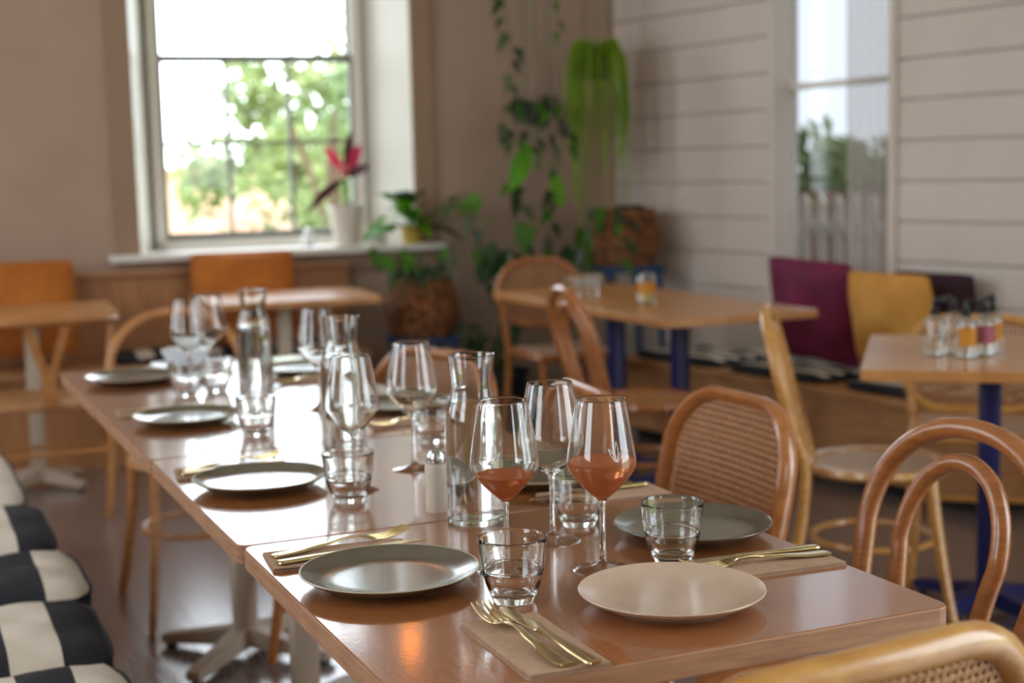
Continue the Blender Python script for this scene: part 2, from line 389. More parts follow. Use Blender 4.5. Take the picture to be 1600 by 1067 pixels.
for h0, h1, hz0, hz1 in RWN: portal('daylight_portal', ((h0 + h1) / 2, -3.05, (hz0 + hz1) / 2), (PI / 2, 0, 0), h1 - h0, hz1 - hz0)
eb = Vector((math.cos(TB), math.sin(TB), 0)); nb = Vector((-math.sin(TB), math.cos(TB), 0))
pc = OB + eb * (t0 + t1) / 2 + nb * (D + .06); portal('daylight_portal', (pc.x, pc.y, (z0 + z1) / 2), (-PI / 2, 0, TB), t1 - t0, z1 - z0)
er = Vector((math.cos(TR), math.sin(TR), 0)); nr = Vector((-math.sin(TR), math.cos(TR), 0))
pc = OR + nr * (wy0 + wy1) / 2 + er * .2; portal('daylight_portal', (pc.x, pc.y, (wz0 + wz1) / 2), (0, PI / 2, TR), wz1 - wz0, wy1 - wy0)

# ------------------------------------------------------------------ outdoors
b = MB(); b.box(-40, 40, 7.9, 60, -.25, -.15); b.box(5.6, 40, -20, 7.9, -.25, -.15); struct(b.build('ground', 'grass', smooth=False))
def leafcloud(b, c, R, n, size, squash=1.0, seed=0, shell=.35):
    rnd = random.Random(seed)
    for _ in range(n):
        d = Vector((rnd.gauss(0, 1), rnd.gauss(0, 1), rnd.gauss(0, 1))).normalized(); r = R * (shell + (1 - shell) * rnd.random() ** .6)
        p = Vector(c) + Vector((d.x * r, d.y * r, d.z * r * squash))
        a = Vector((rnd.gauss(0, 1), rnd.gauss(0, 1), rnd.gauss(0, .6))).normalized(); u = a.cross(Vector((rnd.gauss(0, 1), rnd.gauss(0, 1), rnd.gauss(0, 1)))).normalized()
        s = size * rnd.uniform(.6, 1.3)
        b.add([p - a * s, p + u * s * .45, p + a * s, p - u * s * .45], [(0, 1, 2, 3)])
def tree(name, label, x, y, h, blobs, lm, n=700, size=.12, seed=1, cat='tree'):
    t = empty(name, label, cat, (x, y, -.15))
    b = MB(); pts = spline([(0, 0, 0), (.06, .03, h * .35), (-.04, 0, h * .7), (0, 0, h)], 5); b.tube(pts, [.10 - .08 * i / (len(pts) - 1) for i in range(len(pts))], 7)
    for (bx, by, bz, R) in blobs: b.tube(spline([(0, 0, h * .35), (bx * .5, by * .5, bz * .75), (bx, by, bz)], 4), .025, 5)
    b.build('trunk', 'bark', t)
    b = MB()
    for i, (bx, by, bz, R) in enumerate(blobs): leafcloud(b, (bx, by, bz), R, int(n * R * R), size, .85, seed * 31 + i, .2)
    b.build('foliage', lm, t, smooth=False)
    return t
tree('garden_tree', 'leafy green tree outside the sash window, behind its right half', 4.5, 13.2, 2.6, [(0, 0, 1.6, .8), (-.7, .2, 1.1, .65), (.6, 0, 1.1, .8), (0, 0, 2.2, .55), (-.4, 0, .5, .7), (.6, .2, .4, .7)], 'tree_leaf', 1300, .10, 3)
tree('garden_tree', 'olive green shrub seen low through the middle panes of the sash window', 3.25, 12.0, 1.4, [(0, 0, 1.1, .6), (.35, 0, .6, .6), (-.3, 0, .4, .55), (.1, .1, 1.6, .4)], 'tree_leaf_b', 1400, .085, 5)
tree('garden_tree', 'broad green tree outside the sash window, behind its middle panes', 3.75, 14.2, 2.5, [(0, 0, 2.1, .55), (-.45, 0, 1.5, .6), (.4, .1, 1.4, .55), (-.2, 0, .8, .55), (.6, 0, 2.4, .5), (.9, 0, 1.6, .6), (-.40, 0, 2.2, .42), (-.75, 0, 1.35, .4)], 'tree_leaf_b', 800, .10, 17)
tree('garden_tree', 'thin young tree outside the window with a few leaves in the bright sky', 5.0, 15.5, 3.9, [(0, 0, 3.0, .4), (-.6, .1, 2.4, .5), (.2, 0, 1.7, .7), (.6, 0, .9, .7)], 'tree_leaf', 150, .10, 9)
tree('flowering_shrub', 'pale pink blossoming shrub seen low in the left panes of the sash window', 2.35, 11.2, .9, [(0, 0, .55, .5), (.35, .1, 1.0, .4), (-.2, 0, .4, .4), (.5, 0, .4, .4)], 'blossom', 1300, .06, 11, 'shrub')
tree('climbing_vine', 'green climber hanging along the top of the lower panes outside the window', 3.1, 10.2, 1.9, [(0, 0, 1.78, .16), (-.35, 0, 1.84, .12), (.3, 0, 1.74, .2), (.55, 0, 1.5, .28), (.1, 0, 1.3, .22), (-.15, 0, 1.0, .22)], 'tree_leaf', 1400, .05, 13, 'vine')
b = MB(); b.box(-1.0, 1.0, 0, 3, 0, 1.5); b.box(-1.1, 1.1, -.1, 3.1, 1.5, 1.56); b.box(-.5, -.2, -.02, 0, .7, 1.2)
tag(frame(b.build('garden_outbuilding', 'pinkwall', smooth=False), (4.1, 18.0, -.15), .1), 'pale pink rendered outbuilding behind the garden shrubs', 'building')
# beyond the boarded wall's window: picket fence, brown wall, hedge
f = empty('picket_fence', 'white picket fence standing outside the tall window in the boarded wall', 'fence', OR + er * .75 + nr * .55, TR)
b = MB(); b.box(.03, .05, -.9, 1.4, .25, .32); b.box(.03, .05, -.9, 1.4, .92, .98); b.build('rail', 'picket', f, smooth=False)
for k in range(19):
    y = -.85 + k * .119
    b = MB(); b.add([(0, y, -.15), (0, y + .062, -.15), (0, y + .062, 1.08), (0, y + .031, 1.12), (0, y, 1.08), (.02, y, -.15), (.02, y + .062, -.15), (.02, y + .062, 1.08), (.02, y + .031, 1.12), (.02, y, 1.08)],
                    [(0, 1, 2, 3, 4), (9, 8, 7, 6, 5), (0, 4, 9, 5), (4, 3, 8, 9), (3, 2, 7, 8), (2, 1, 6, 7), (1, 0, 5, 6)])
    b.build('picket', 'picket', f, smooth=False)
b = MB(); b.box(0, .2, -2.5, 3.2, -.15, 1.1)
tag(frame(b.build('garden_wall', 'brownwall', smooth=False), OR + er * 1.6, TR), 'low brown wall behind the white picket fence', 'wall')
b = MB()
for i in range(5): leafcloud(b, (0, -.6 + i * .45, 1.0 + .12 * math.sin(i * 2.1)), .45, 700, .075, 1, 50 + i, .1)
h = empty('hedge', 'yellow green hedge seen through the tall window above the picket fence', 'hedge', OR + er * 2.5 + nr * 1.9, TR)
b.build('foliage', 'tree_leaf_b', h, smooth=False)
for yy in (-.1, .7): b = MB(); b.tube([(0, yy, -.15), (0, yy, 1)], .03, 6); b.build('stem', 'bark', h)
# sheer curtain inside that window, drawn to its near side
def curt(u, v): return (.045 + .012 * math.sin(u * 2 * PI * 5.5), wy0 + .02 + u * .30, wz0 + .02 + v * (wz1 - wz0 - .05))
b = MB(); b.grid(curt, 60, 2); tag(frame(b.build('sheer_curtain', 'sheer'), OR, TR), 'sheer pale curtain drawn to the near side of the tall window', 'curtain')

# ------------------------------------------------------------------ tables
def cafe_table(name, label, x0, x1, y0, y1, top, edge, metal, px=None, py=None, rz=0, group=None, foot=.33, H=.75, cat='table', cols=None):
    cx, cy_ = (x0 + x1) / 2, (y0 + y1) / 2
    t = empty(name, label, cat, (cx, cy_, 0), rz, group); hx, hy = (x1 - x0) / 2, (y1 - y0) / 2
    b = MB(); b.rbox(-hx, hx, -hy, hy, H - .03, H, .02, 4, only_vertical=True)
    o = b.build('tabletop', [top, edge], t, smooth=False)
    for p in o.data.polygons:
        if abs(p.normal.z) < .5: p.material_index = 1
    md = o.modifiers.new('edge', 'BEVEL'); md.width = .0025; md.segments = 2; md.limit_method = 'ANGLE'; md.angle_limit = math.radians(50)
    for (qx, qy) in (cols or [((px if px is not None else cx) - cx, (py if py is not None else cy_) - cy_)]):
        b = MB(); b.rbox(qx - .03, qx + .03, qy - .03, qy + .03, .05, H - .045, .008); b.build('column', metal, t)
        b = MB(); b.rbox(qx - .16, qx + .16, qy - .03, qy + .03, H - .045, H - .03, .003, 1); b.rbox(qx - .03, qx + .03, qy - .16, qy + .16, H - .047, H - .031, .003, 1); b.build('top_bracket', metal, t)
        b = MB()
        for k in range(4):
            a = PI / 4 + k * PI / 2
            T = Matrix.Translation((qx, qy, 0)) @ Matrix.Rotation(a, 4, 'Z')
            vs = [Vector(p) for p in ((0, -.026, .03), (foot, -.02, .012), (foot, .02, .012), (0, .026, .03), (0, -.026, .085), (foot, -.02, .035), (foot, .02, .035), (0, .026, .085))]
            b.add([T @ v for v in vs], [(3, 2, 1, 0), (4, 5, 6, 7), (0, 1, 5, 4), (1, 2, 6, 5), (2, 3, 7, 6), (3, 0, 4, 7)])
        base_o = b.build('base', metal, t, smooth=False)
        for k in range(4):
            a = PI / 4 + k * PI / 2; b = MB(); b.lathe([(0.0, 0), (.016, 0), (.016, .013), (0, .013)], 10, Matrix.Translation((qx + (foot - .02) * math.cos(a), qy + (foot - .02) * math.sin(a), 0)))
            b.build('glide', 'black', base_o)
    return t
G_T = 'square tables pushed together in the long row'
cafe_table('dining_table', 'nearest square wooden table of the long row, under the cream plate and rose wine', .462, 1.172, 1.362, 2.068, 'table', 'table_edge', 'cream_metal', .85, 1.75, group=G_T, foot=.24)
cafe_table('dining_table', 'second square wooden table of the long row, just beyond the near seam', .458, 1.170, 2.073, 2.803, 'table', 'table_edge', 'cream_metal', .85, 2.45, group=G_T, foot=.26)
cafe_table('dining_table', 'third square wooden table of the long row, under the middle grey plate', .456, 1.168, 2.809, 3.535, 'table', 'table_edge', 'cream_metal', .85, 3.2, group=G_T)
cafe_table('dining_table', 'farthest square wooden table of the long row, ending by the head chair', .454, 1.166, 3.541, 4.235, 'table', 'table_edge', 'cream_metal', .85, 3.80, group=G_T, foot=.26)
cafe_table('cafe_table', 'honey wood table on navy legs in the middle, in front of the hanging plants', 2.52, 3.17, 4.43, 5.98, 'honey', 'honey', 'blue', cols=[(0.02, -.28), (0.0, .20)], foot=.26, rz=.01)
TR_X, TR_Y, TR_A = 2.84, 3.16, -.69
cafe_table('cafe_table', 'wooden table on a navy column at the right, under the pump bottles', TR_X - .34, TR_X + .34, TR_Y - .40, TR_Y + .40, 'honey', 'honey', 'blue', rz=TR_A, foot=.27)
cafe_table('cafe_table', 'small wooden table on a cream column, cut by the left side of the photo', .20, .92, 6.10, 6.72, 'honey', 'honey', 'cream_metal', .58, 6.37, rz=TB, foot=.24)
cafe_table('cafe_table', 'small wooden table on a cream column below the sash window', 1.30, 2.06, 6.10, 6.72, 'honey', 'honey', 'cream_metal', 1.66, 6.34, rz=TB, foot=.24)

# ------------------------------------------------------------------ chairs (built facing +y, origin on the floor under the seat)
def hoop(w0, w1, zt, y0=-.19, lean=.11, zs=.46, foot=(.2, -.27)):
    """outer bentwood hoop: rear foot - seat - over the top - seat - rear foot"""
    yb = lambda z: y0 - lean * max(0, (z - zs)) / (zt - zs)
    zm = zs + (zt - zs) * .56
    half = spline([(foot[0], foot[1], 0), (w0 + .005, y0 - .02, zs * .55), (w0, y0, zs), (w0 + (w1 - w0) * .55, yb(zs + (zt - zs) * .28), zs + (zt - zs) * .28), (w1, yb(zm), zm)], 7)[:-1]
    arc = []
    for i in range(15):
        a = PI / 2 * i / 14; z = zm + (zt - zm) * math.sin(a) ** .92; arc.append(Vector((w1 * math.cos(a) ** .92 if i < 14 else 0, yb(z), z)))
    half += arc
    return half + [Vector((-p.x, p.y, p.z)) for p in reversed(half[:-1])]
def bentwood_chair(label, wood='beech', seat='cane_seat', zt=.88, loc=(0, 0, 0), rz=0, w1=.205, group=None, inner=True):
    t = empty('bentwood_chair', label, 'chair', loc, rz, group)
    b = MB(); b.lathe([(.165, .448), (.195, .445), (.207, .457), (.203, .471), (.19, .474), (.168, .467), (.165, .448)], 40, Matrix.Diagonal((1, 1.0, 1, 1))); b.build('seat_ring', wood, t)
    b = MB(); b.lathe([(.0, .464), (.08, .464), (.17, .463)], 40); b.lathe([(.17, .460), (.08, .461), (.0, .461)], 40); b.build('seat', seat, t)
    b = MB(); b.tube(hoop(.165, w1, zt), .0175 if wood == 'beech' else .0155, 10); b.build('back_frame', wood, t)
    yb = lambda z: -.19 - .11 * max(0, (z - .46)) / (zt - .46)
    iz = zt - .052
    zm = .46 + (iz - .46) * .60; wi = .112
    half = spline([(.082, -.175, .462), (.090, yb(.54), .54), (.102, yb(.62) + .002, .62), (wi, yb(zm) + .003, zm)], 6)[:-1]
    for i in range(13):
        a = PI / 2 * i / 12; z = zm + (iz - zm) * math.sin(a) ** .95; half.append(Vector((wi * math.cos(a) ** .95 if i < 12 else 0, yb(z) + .004, z)))
    if inner: b = MB(); b.tube(half + [Vector((-p.x, p.y, p.z)) for p in reversed(half[:-1])], .015, 10); b.build('inner_hoop', wood, t)
    for s in (-1, 1):
        b = MB(); b.tube(spline([(s * .150, .135, .455), (s * .158, .155, .30), (s * .178, .185, .12), (s * .195, .215, 0)], 5), [.017 - .006 * i / 15 for i in range(16)], 9); b.build('leg', wood, t)
    b = MB(); b.tube([(.165 * math.cos(a * PI / 20), .165 * math.sin(a * PI / 20) - .01, .255) for a in range(40)], .0095, 8, closed=True); b.build('stretcher_ring', wood, t)
    return t
def rrect(w, z0_, z1_, r, yf, k=6):
    pts = []
    for cx, cz, a0 in ((w - r, z0_ + r, -PI / 2), (w - r, z1_ - r, 0), (-w + r, z1_ - r, PI / 2), (-w + r, z0_ + r, PI)):
        for i in range(k + 1):
            a = a0 + (PI / 2) * i / k; x = cx + r * math.cos(a); z = cz + r * math.sin(a); pts.append(Vector((x, yf(x, z), z)))
    return pts
def cane_chair(label, wood='beech', cane='cane_back', zt=.86, zb=.50, w=.225, loc=(0, 0, 0), rz=0, group=None, r=.13, rt=.016, flat=1.0, solid=None):
    t = empty('cane_back_chair', label, 'chair', loc, rz, group)
    yf = lambda x, z: -.20 - .22 * (z - .46) + .35 * (x * x) * 1.0
    ring = rrect(w, zb, zt, r, yf, 8)
    b = MB(); b.tube(ring, rt, 10, closed=True, flat=flat); b.build('back_frame', wood, t)
    inner = rrect(w - rt * .6, zb + rt * .6, zt - rt * .6, r - rt * .5, yf, 8)
    b = MB(); c = Vector((0, yf(0, (zb + zt) / 2), (zb + zt) / 2)); n = len(inner)
    for side in (0, 1):
        off = Vector((0, -.0015 if side else .0015, 0)); vs = []
        for j in range(6):
            for p in inner:
                q = c.lerp(p, 1 - j / 6); q.y = yf(q.x, q.z); vs.append(q + off)
        vs.append(c + off); fs = []
        for j in range(5):
            for i in range(n):
                i2 = (i + 1) % n; f = (j * n + i, j * n + i2, (j + 1) * n + i2, (j + 1) * n + i); fs.append(f if side else f[::-1])
        for i in range(n):
            f = (5 * n + i, 5 * n + (i + 1) % n, 6 * n); fs.append(f if side else f[::-1])
        b.add(vs, fs)
    b.build('cane_panel', cane, t)
    for s in (-1, 1):
        b = MB(); b.tube(spline([(s * (w - .02), yf(w, zb + .08) - .002, zb + .08), (s * (w - .03), -.19, .44), (s * (w - .025), -.21, .22), (s * (w - .01), -.25, 0)], 5), .016, 9); b.build('rear_leg', wood, t)
        b = MB(); b.tube(spline([(s * .18, .16, .45), (s * .182, .17, .25), (s * .20, .20, 0)], 5), [.018 - .005 * i / 10 for i in range(11)], 9); b.build('leg', wood, t)
    b = MB(); b.rbox(-.215, .215, -.20, .20, .435, .470, .02, 3); b.build('seat_frame', wood, t)
    b = MB(); b.rbox(-.175, .175, -.165, .165, .466, .4735, .003, 1); b.build('seat', 'cane_seat', t)
    b = MB()
    for s in (-1, 1): b.tube([(s * .19, -.20, .23), (s * .187, .175, .23)], .009, 8)
    b.tube([(-.187, 0, .23), (.187, 0, .23)], .009, 8); b.build('stretcher', wood, t)
    return t
R90 = PI / 2
bentwood_chair('double loop bentwood chair at the right of the nearest table corner', 'beech', zt=.86, loc=(1.285, 1.79, 0), rz=R90 + .02)
cane_chair('brown cane backed chair beside the dark green plate, right of the long table', 'beech', zt=.84, w=.205, loc=(1.23, 2.36, 0), rz=R90, rt=.014, flat=1.6)
cane_chair('golden rattan framed cane chair at the near end, cut by the bottom of the photo', 'amberwood', 'cane_back_fine', zt=.84, zb=.49, w=.24, loc=(.765, 1.31, 0), rz=.10, rt=.0185)
cane_chair('cane chair whose pale rim shows just above and behind the rose wine glasses', 'beech', zt=.79, loc=(1.18, 2.93, 0), rz=R90 - .1)
cane_chair('cane chair right of the long table, its curved top seen behind the nearest carafe', 'beech', zt=.79, loc=(1.16, 3.60, 0), rz=R90 + .45)
bentwood_chair('thin round backed chair standing at the far head of the long table', 'oak', zt=.87, loc=(.84, 4.29, 0), rz=PI, w1=.205, inner=False)
bentwood_chair('loop backed chair tucked under the left side of the middle honey table', 'beech', seat='honey', zt=.87, loc=(2.48, 4.52, 0), rz=-R90 - .12)
cane_chair('wide arch backed cane chair at the far end of the middle honey table', 'beech', zt=.86, zb=.56, loc=(2.86, 5.96, 0), rz=PI, r=.17)
bentwood_chair('pale bentwood cane chair seen side on, tucked at the left corner of the right table', 'amberwood', zt=.89, loc=(2.49, 3.21, 0), rz=TR_A - R90 + .05)
cane_chair('low rounded chair behind the pump bottles on the far side of the right table', 'amberwood', zt=.77, zb=.48, loc=(3.10, 3.50, 0), rz=TR_A + PI)

def y_chair():
    t = empty('y_back_chair', 'wooden chair with a y shaped splat tucked at the far left table', 'chair', (.58, 5.87, 0), -.06)
    wd = 'oak'
    b = MB(); arc = [(.265 * math.cos(a), -.02 - .22 * math.sin(a), .745 + .02 * math.sin(a)) for a in [PI * i / 24 for i in range(25)]]
    b.tube(arc, .0145, 8, flat=1.3); b.build('top_rail', wd, t)
    for s in (-1, 1):
        b = MB(); b.tube(spline([(s * .19, -.23, 0), (s * .215, -.20, .25), (s * .22, -.19, .45), (s * .235, -.11, .62), (s * .25, -.10, .735)], 5), .016, 8); b.build('rear_leg', wd, t)
        b = MB(); b.tube([(s * .235, .20, 0), (s * .225, .19, .44)], [.014, .018], 8); b.build('leg', wd, t)
    b = MB(); b.rbox(-.245, .245, -.20, .215, .42, .455, .015, 2); b.build('seat', 'ply', t)
    b = MB()
    b.rbox(-.028, .028, -.225, -.212, .44, .60, .004, 1)
    for s in (-1, 1):
        b.add([(s * .0, -.225, .57), (s * .028, -.225, .57), (s * .085, -.245, .745), (s * .05, -.245, .745), (s * .0, -.212, .57), (s * .028, -.212, .57), (s * .085, -.232, .745), (s * .05, -.232, .745)],
              [(0, 1, 2, 3), (7, 6, 5, 4), (0, 4, 5, 1), (1, 5, 6, 2), (2, 6, 7, 3), (3, 7, 4, 0)])
    b.build('splat', wd, t, smooth=False)
    b = MB(); b.tube([(-.22, -.2, .26), (.22, -.2, .26)], .01, 7); b.tube([(-.228, .195, .22), (.228, .195, .22)], .01, 7)
    for s in (-1, 1): b.tube([(s * .21, -.2, .19), (s * .23, .19, .19)], .01, 7)
    b.build('stretcher', wd, t)
y_chair()

# ------------------------------------------------------------------ benches and cushions
def bench_box(name, label, x0, x1, y0, y1, h, loc, rz, toe=.06):
    t = empty(name, label, 'bench', loc, rz)
    b = MB(); b.rbox(x0, x1, y0, y1, h - .03, h, .004, 1); b.build('seat', 'ply', t)
    b = MB(); b.box(x0 + .03, x1 - .01, y0 + .02, y1 - .02, toe, h - .03); b.build('box_front', 'ply', t, smooth=False)
    b = MB(); b.box(x0 + .08, x1 - .03, y0 + .06, y1 - .06, 0, toe); b.build('plinth', 'black', t, smooth=False)
    return t
def striped_pad(name, label, cat, x0, x1, y0, y1, h, phase, loc, rz=0, group=None, nstr=6, axis='x', cols=('cush_cream', 'cush_black'), side='cush_black'):
    """flat seat cushion sewn from black and cream strips"""
    b = MB(); NU, NV = 36, 18; r = .035
    cx, cyy, hx, hy = (x0 + x1) / 2, (y0 + y1) / 2, (x1 - x0) / 2, (y1 - y0) / 2
    def sq(u, v):   # rounded-corner mapping
        x = (u * 2 - 1); y = (v * 2 - 1); return x, y
    top = []
    for i in range(NU + 1):
        for j in range(NV + 1):
            x, y = sq(i / NU, j / NV); k = 1 - .10 * (abs(x) ** 6) * (abs(y) ** 6)
            e_ = max(abs(x), abs(y)); z = h * (1 - .42 * e_ ** 6) + .004 * math.sin(x * 9 + phase) * math.sin(y * 7)
            top.append((cx + x * hx * k, cyy + y * hy * k, z))
    fs = []; mi = []
    for i in range(NU):
        for j in range(NV):
            fs.append((i * (NV + 1) + j, (i + 1) * (NV + 1) + j, (i + 1) * (NV + 1) + j + 1, i * (NV + 1) + j + 1))
            q = (i / NU if axis == 'x' else j / NV); mi.append((int(q * nstr) + phase) % 2)
    b.add(top, fs); b.mi = mi
    border = [(i, 0) for i in range(NU + 1)] + [(NU, j) for j in range(1, NV + 1)] + [(i, NV) for i in range(NU - 1, -1, -1)] + [(0, j) for j in range(NV - 1, 0, -1)]
    ring = [Vector(top[i * (NV + 1) + j]) for i, j in border]; n = len(ring); b.cur = 2
    c = Vector((cx, cyy, 0)); vs = []
    for zf, kk in ((1, 1), (.55, 1.012), (.1, 1.0), (0, .98)):
        for p in ring: q = c + (p - c) * kk; q.z = p.z * zf; vs.append(q)
    sf = []
    for a in range(3):
        for i in range(n): sf.append((a * n + i, (a + 1) * n + i, (a + 1) * n + (i + 1) % n, a * n + (i + 1) % n))
    sf.append(tuple(3 * n + i for i in range(n))); b.add(vs, sf)
    o = b.build(name, [cols[0], cols[1], side]); o.location = loc; o.rotation_euler = (0, 0, rz); tag(o, label, cat, group)
    b2 = MB(); b2.tube([c + (p - c) * 1.006 for p in ring][::1], .004, 6, closed=True)
    b2.build('piping', side, o)
    return o
bench_box('bench', 'long plywood bench along the left of the long table, under black and cream cushions', -.13, .335, 1.2, 5.25, .395, (0, 0, 0), 0)
Gc = 'black and cream striped cushions on the left bench'
pads = [(1.62, 2.12, 1, 'striped cushion nearest the camera on the left bench, at the bottom edge of the photo'), (2.135, 2.555, 0, 'cream cushion with one black band, on the left bench beside the near table seam'),
        (2.57, 2.985, 1, 'black and cream cushion on the left bench between two cushions with a central black band'), (3.0, 3.40, 0, 'small looking striped cushion on the left bench level with the middle grey plate'),
        (3.415, 3.95, 1, 'striped cushion on the left bench, last one with a black band before the plain end')]
for k, (a, c, phs, lb) in enumerate(pads):
    striped_pad('bench_cushion', lb, 'cushion', -.12, .345 + (.02 if k == 3 else 0), a, c, .075, phs, (0, 0, .396), 0, Gc, nstr=5 if k % 2 == 1 else 5)
striped_pad('bench_cushion', 'plain cream cushion at the far end of the left bench', 'cushion', -.12, .33, 3.965, 4.85, .06, 0, (0, 0, .396), 0, Gc, nstr=1)

# window banquette
bn = empty('banquette', 'built in wooden banquette with a tall panelled back below the sash window', 'bench', OB, TB)
b = MB(); b.rbox(-1.4, 1.16, -.07, -.024, .10, .84, .004, 1); b.build('back_panel', 'panel', bn)
b = MB(); b.rbox(-1.4, 1.16, -.11, -.026, .835, .855, .004, 1); b.build('capping', 'ply', bn)
b = MB(); b.rbox(-1.4, 1.16, -.50, -.07, .42, .45, .004, 1); b.build('seat', 'ply', bn)
b = MB(); b.box(-1.4, 1.14, -.44, -.07, .0, .42); b.build('box_front', 'panel', bn, smooth=False)
for (xa, xb, lb) in ((-.95, -.55, 'dark striped pad on the window banquette behind the far left table'), (.0, .55, 'dark striped pad on the window banquette under the orange cushion'), (.66, 1.10, 'dark striped pad at the right end of the window banquette')):
    o = striped_pad('seat_pad', lb, 'cushion', xa, xb, -.42, -.08, .04, 1, OB + Vector((0, 0, .451)), TB, 'pads on the window banquette', nstr=7)

def pillow(name, label, m, w_, h_, d_, loc, rz, tilt=.2, cat='cushion', group=None, roll=0, sag=0.0):
    b = MB(); N = 22
    def f(sgn):
        def g(u, v):
            x = u * 2 - 1; z = v * 2 - 1
            pin = 1 - .06 * (x * z) ** 4; bow = 1 - .05 * (1 - x * x) * abs(z) ** 3 * 0
            px = x * w_ / 2 * (1 - .045 * (1 - z * z) * x * x) * pin; pz = z * h_ / 2 * (1 - .045 * (1 - x * x) * z * z) * pin
            th_ = (1 - abs(x) ** 2.6) ** .55 * (1 - abs(z) ** 2.6) ** .55
            fold = .012 * math.sin(5 * x + 3 * z) * th_
            return (px, sgn * (d_ / 2 * th_ + fold * .5), pz - sag * (1 - x * x) * (1 if z > 0 else 0) * z)
        return g
    b.grid(f(1), N, N); k = len(b.f); b.grid(f(-1), N, N)
    for i in range(k): b.f[i] = b.f[i][::-1]
    o = b.build(name, m); o.location = loc; o.rotation_euler = Matrix.Rotation(rz, 3, 'Z').to_4x4().to_euler()
    o.rotation_euler = (Matrix.Rotation(rz, 3, 'Z') @ Matrix.Rotation(-tilt, 3, 'X') @ Matrix.Rotation(roll, 3, 'Y')).to_euler()
    tag(o, label, cat, group)
    rim = [(-1 + 2 * i / 16, -1) for i in range(16)] + [(1, -1 + 2 * i / 16) for i in range(16)] + [(1 - 2 * i / 16, 1) for i in range(16)] + [(-1, 1 - 2 * i / 16) for i in range(16)]
    g = f(0); b = MB(); b.tube([g((x + 1) / 2, (z + 1) / 2) for x, z in rim], .0045, 6, closed=True); b.build('piping', m, o)
    return o
def bw(s, off, z): v = OB + eb * s - nb * off; v.z = z; return v
pillow('scatter_cushion', 'orange velvet cushion on the window banquette, cut by the left side of the photo', 'orange', .50, .44, .14, bw(-.40, .21, .715), TB, .22)
pillow('scatter_cushion', 'orange velvet cushion centred under the sash window behind the small table', 'orange', .50, .44, .14, bw(.62, .21, .72), TB, .20)

# right hand bench along the boarded wall
def rw(y, off, z): v = OR + nr * y - er * off; v.z = z; return v
rb = empty('bench', 'plywood box bench along the white boarded wall at the right', 'bench', OR, TR)
b = MB(); b.rbox(-.52, -.02, -.86, 1.33, .355, .385, .004, 1); b.build('seat', 'ply', rb)
b = MB(); b.box(-.49, -.02, -.84, 1.31, .05, .355); b.build('box_front', 'ply', rb, smooth=False)
b = MB(); b.box(-.45, -.02, -.80, 1.28, 0, .05); b.build('plinth', 'black', rb, smooth=False)
for ya, yb_, lb in ((-.80, -.08, 'striped grey pad on the right bench in front of the mustard cushion'), (.05, .62, 'striped grey pad on the right bench beyond the maroon cushion'), (.70, 1.3, 'far striped pad on the right bench behind the navy table leg')):
    striped_pad('seat_pad', lb, 'cushion', -.47, -.05, ya, yb_, .04, 1, OR + Vector((0, 0, .386)), TR, 'striped pads on the right bench', nstr=9, axis='x')
pillow('scatter_cushion', 'large maroon velvet cushion leaning on the white boarded wall', 'maroon', .45, .46, .15, rw(.27, .27, .662), TR + PI / 2 + .12, .22, roll=-.05)
pillow('scatter_cushion', 'mustard velvet cushion leaning on the wall beside the maroon one', 'mustard', .43, .42, .18, rw(-.18, .27, .642), TR + PI / 2 + .02, .20)
pillow('scatter_cushion', 'dark plum cushion almost hidden behind the mustard cushion', 'darkplum', .42, .42, .09, rw(-.25, .10, .635), TR + PI / 2, .12)

# ------------------------------------------------------------------ tableware
TZ = .75
def prof(pts, seg=5): return [(max(0, p.x), p.z) for p in spline([(r, 0, z) for r, z in pts], seg)]
def rad_at(pr, z):
    for (r0, za), (r1, zb) in zip(pr, pr[1:]):
        if min(za, zb) <= z <= max(za, zb) and abs(zb - za) > 1e-9: return r0 + (r1 - r0) * (z - za) / (zb - za)
    return pr[-1][0]
def liquid(name, inner, level, m, parent, grow=.00025):
    pr = [(r + (grow if r > 0 else 0), z - grow) for r, z in inner if z < level]   # inner runs bottom -> rim
    rl = rad_at(inner, level) + grow
    pr = pr + [(rl, level), (rl * .985, level - .0007), (0, level - .0008)]
    b = MB(); b.lathe(pr, 48); return b.build(name, m, parent)
WO = [(.0, .0), (.0375, .0), (.0387, .0012), (.034, .0025), (.018, .0055), (.0075, .0105), (.0045, .020), (.0037, .045), (.0037, .075), (.0048, .094), (.0105, .1010), (.0225, .1115), (.0355, .1260), (.0445, .1390), (.0467, .1475), (.0460, .158), (.0408, .190), (.0352, .222), (.0328, .2335)]
WI = [(.0, .1035), (.008, .1045), (.0215, .1130), (.0347, .1272), (.0436, .1396), (.0457, .1475), (.0450, .158), (.0399, .190), (.0344, .222), (.0320, .2335)]
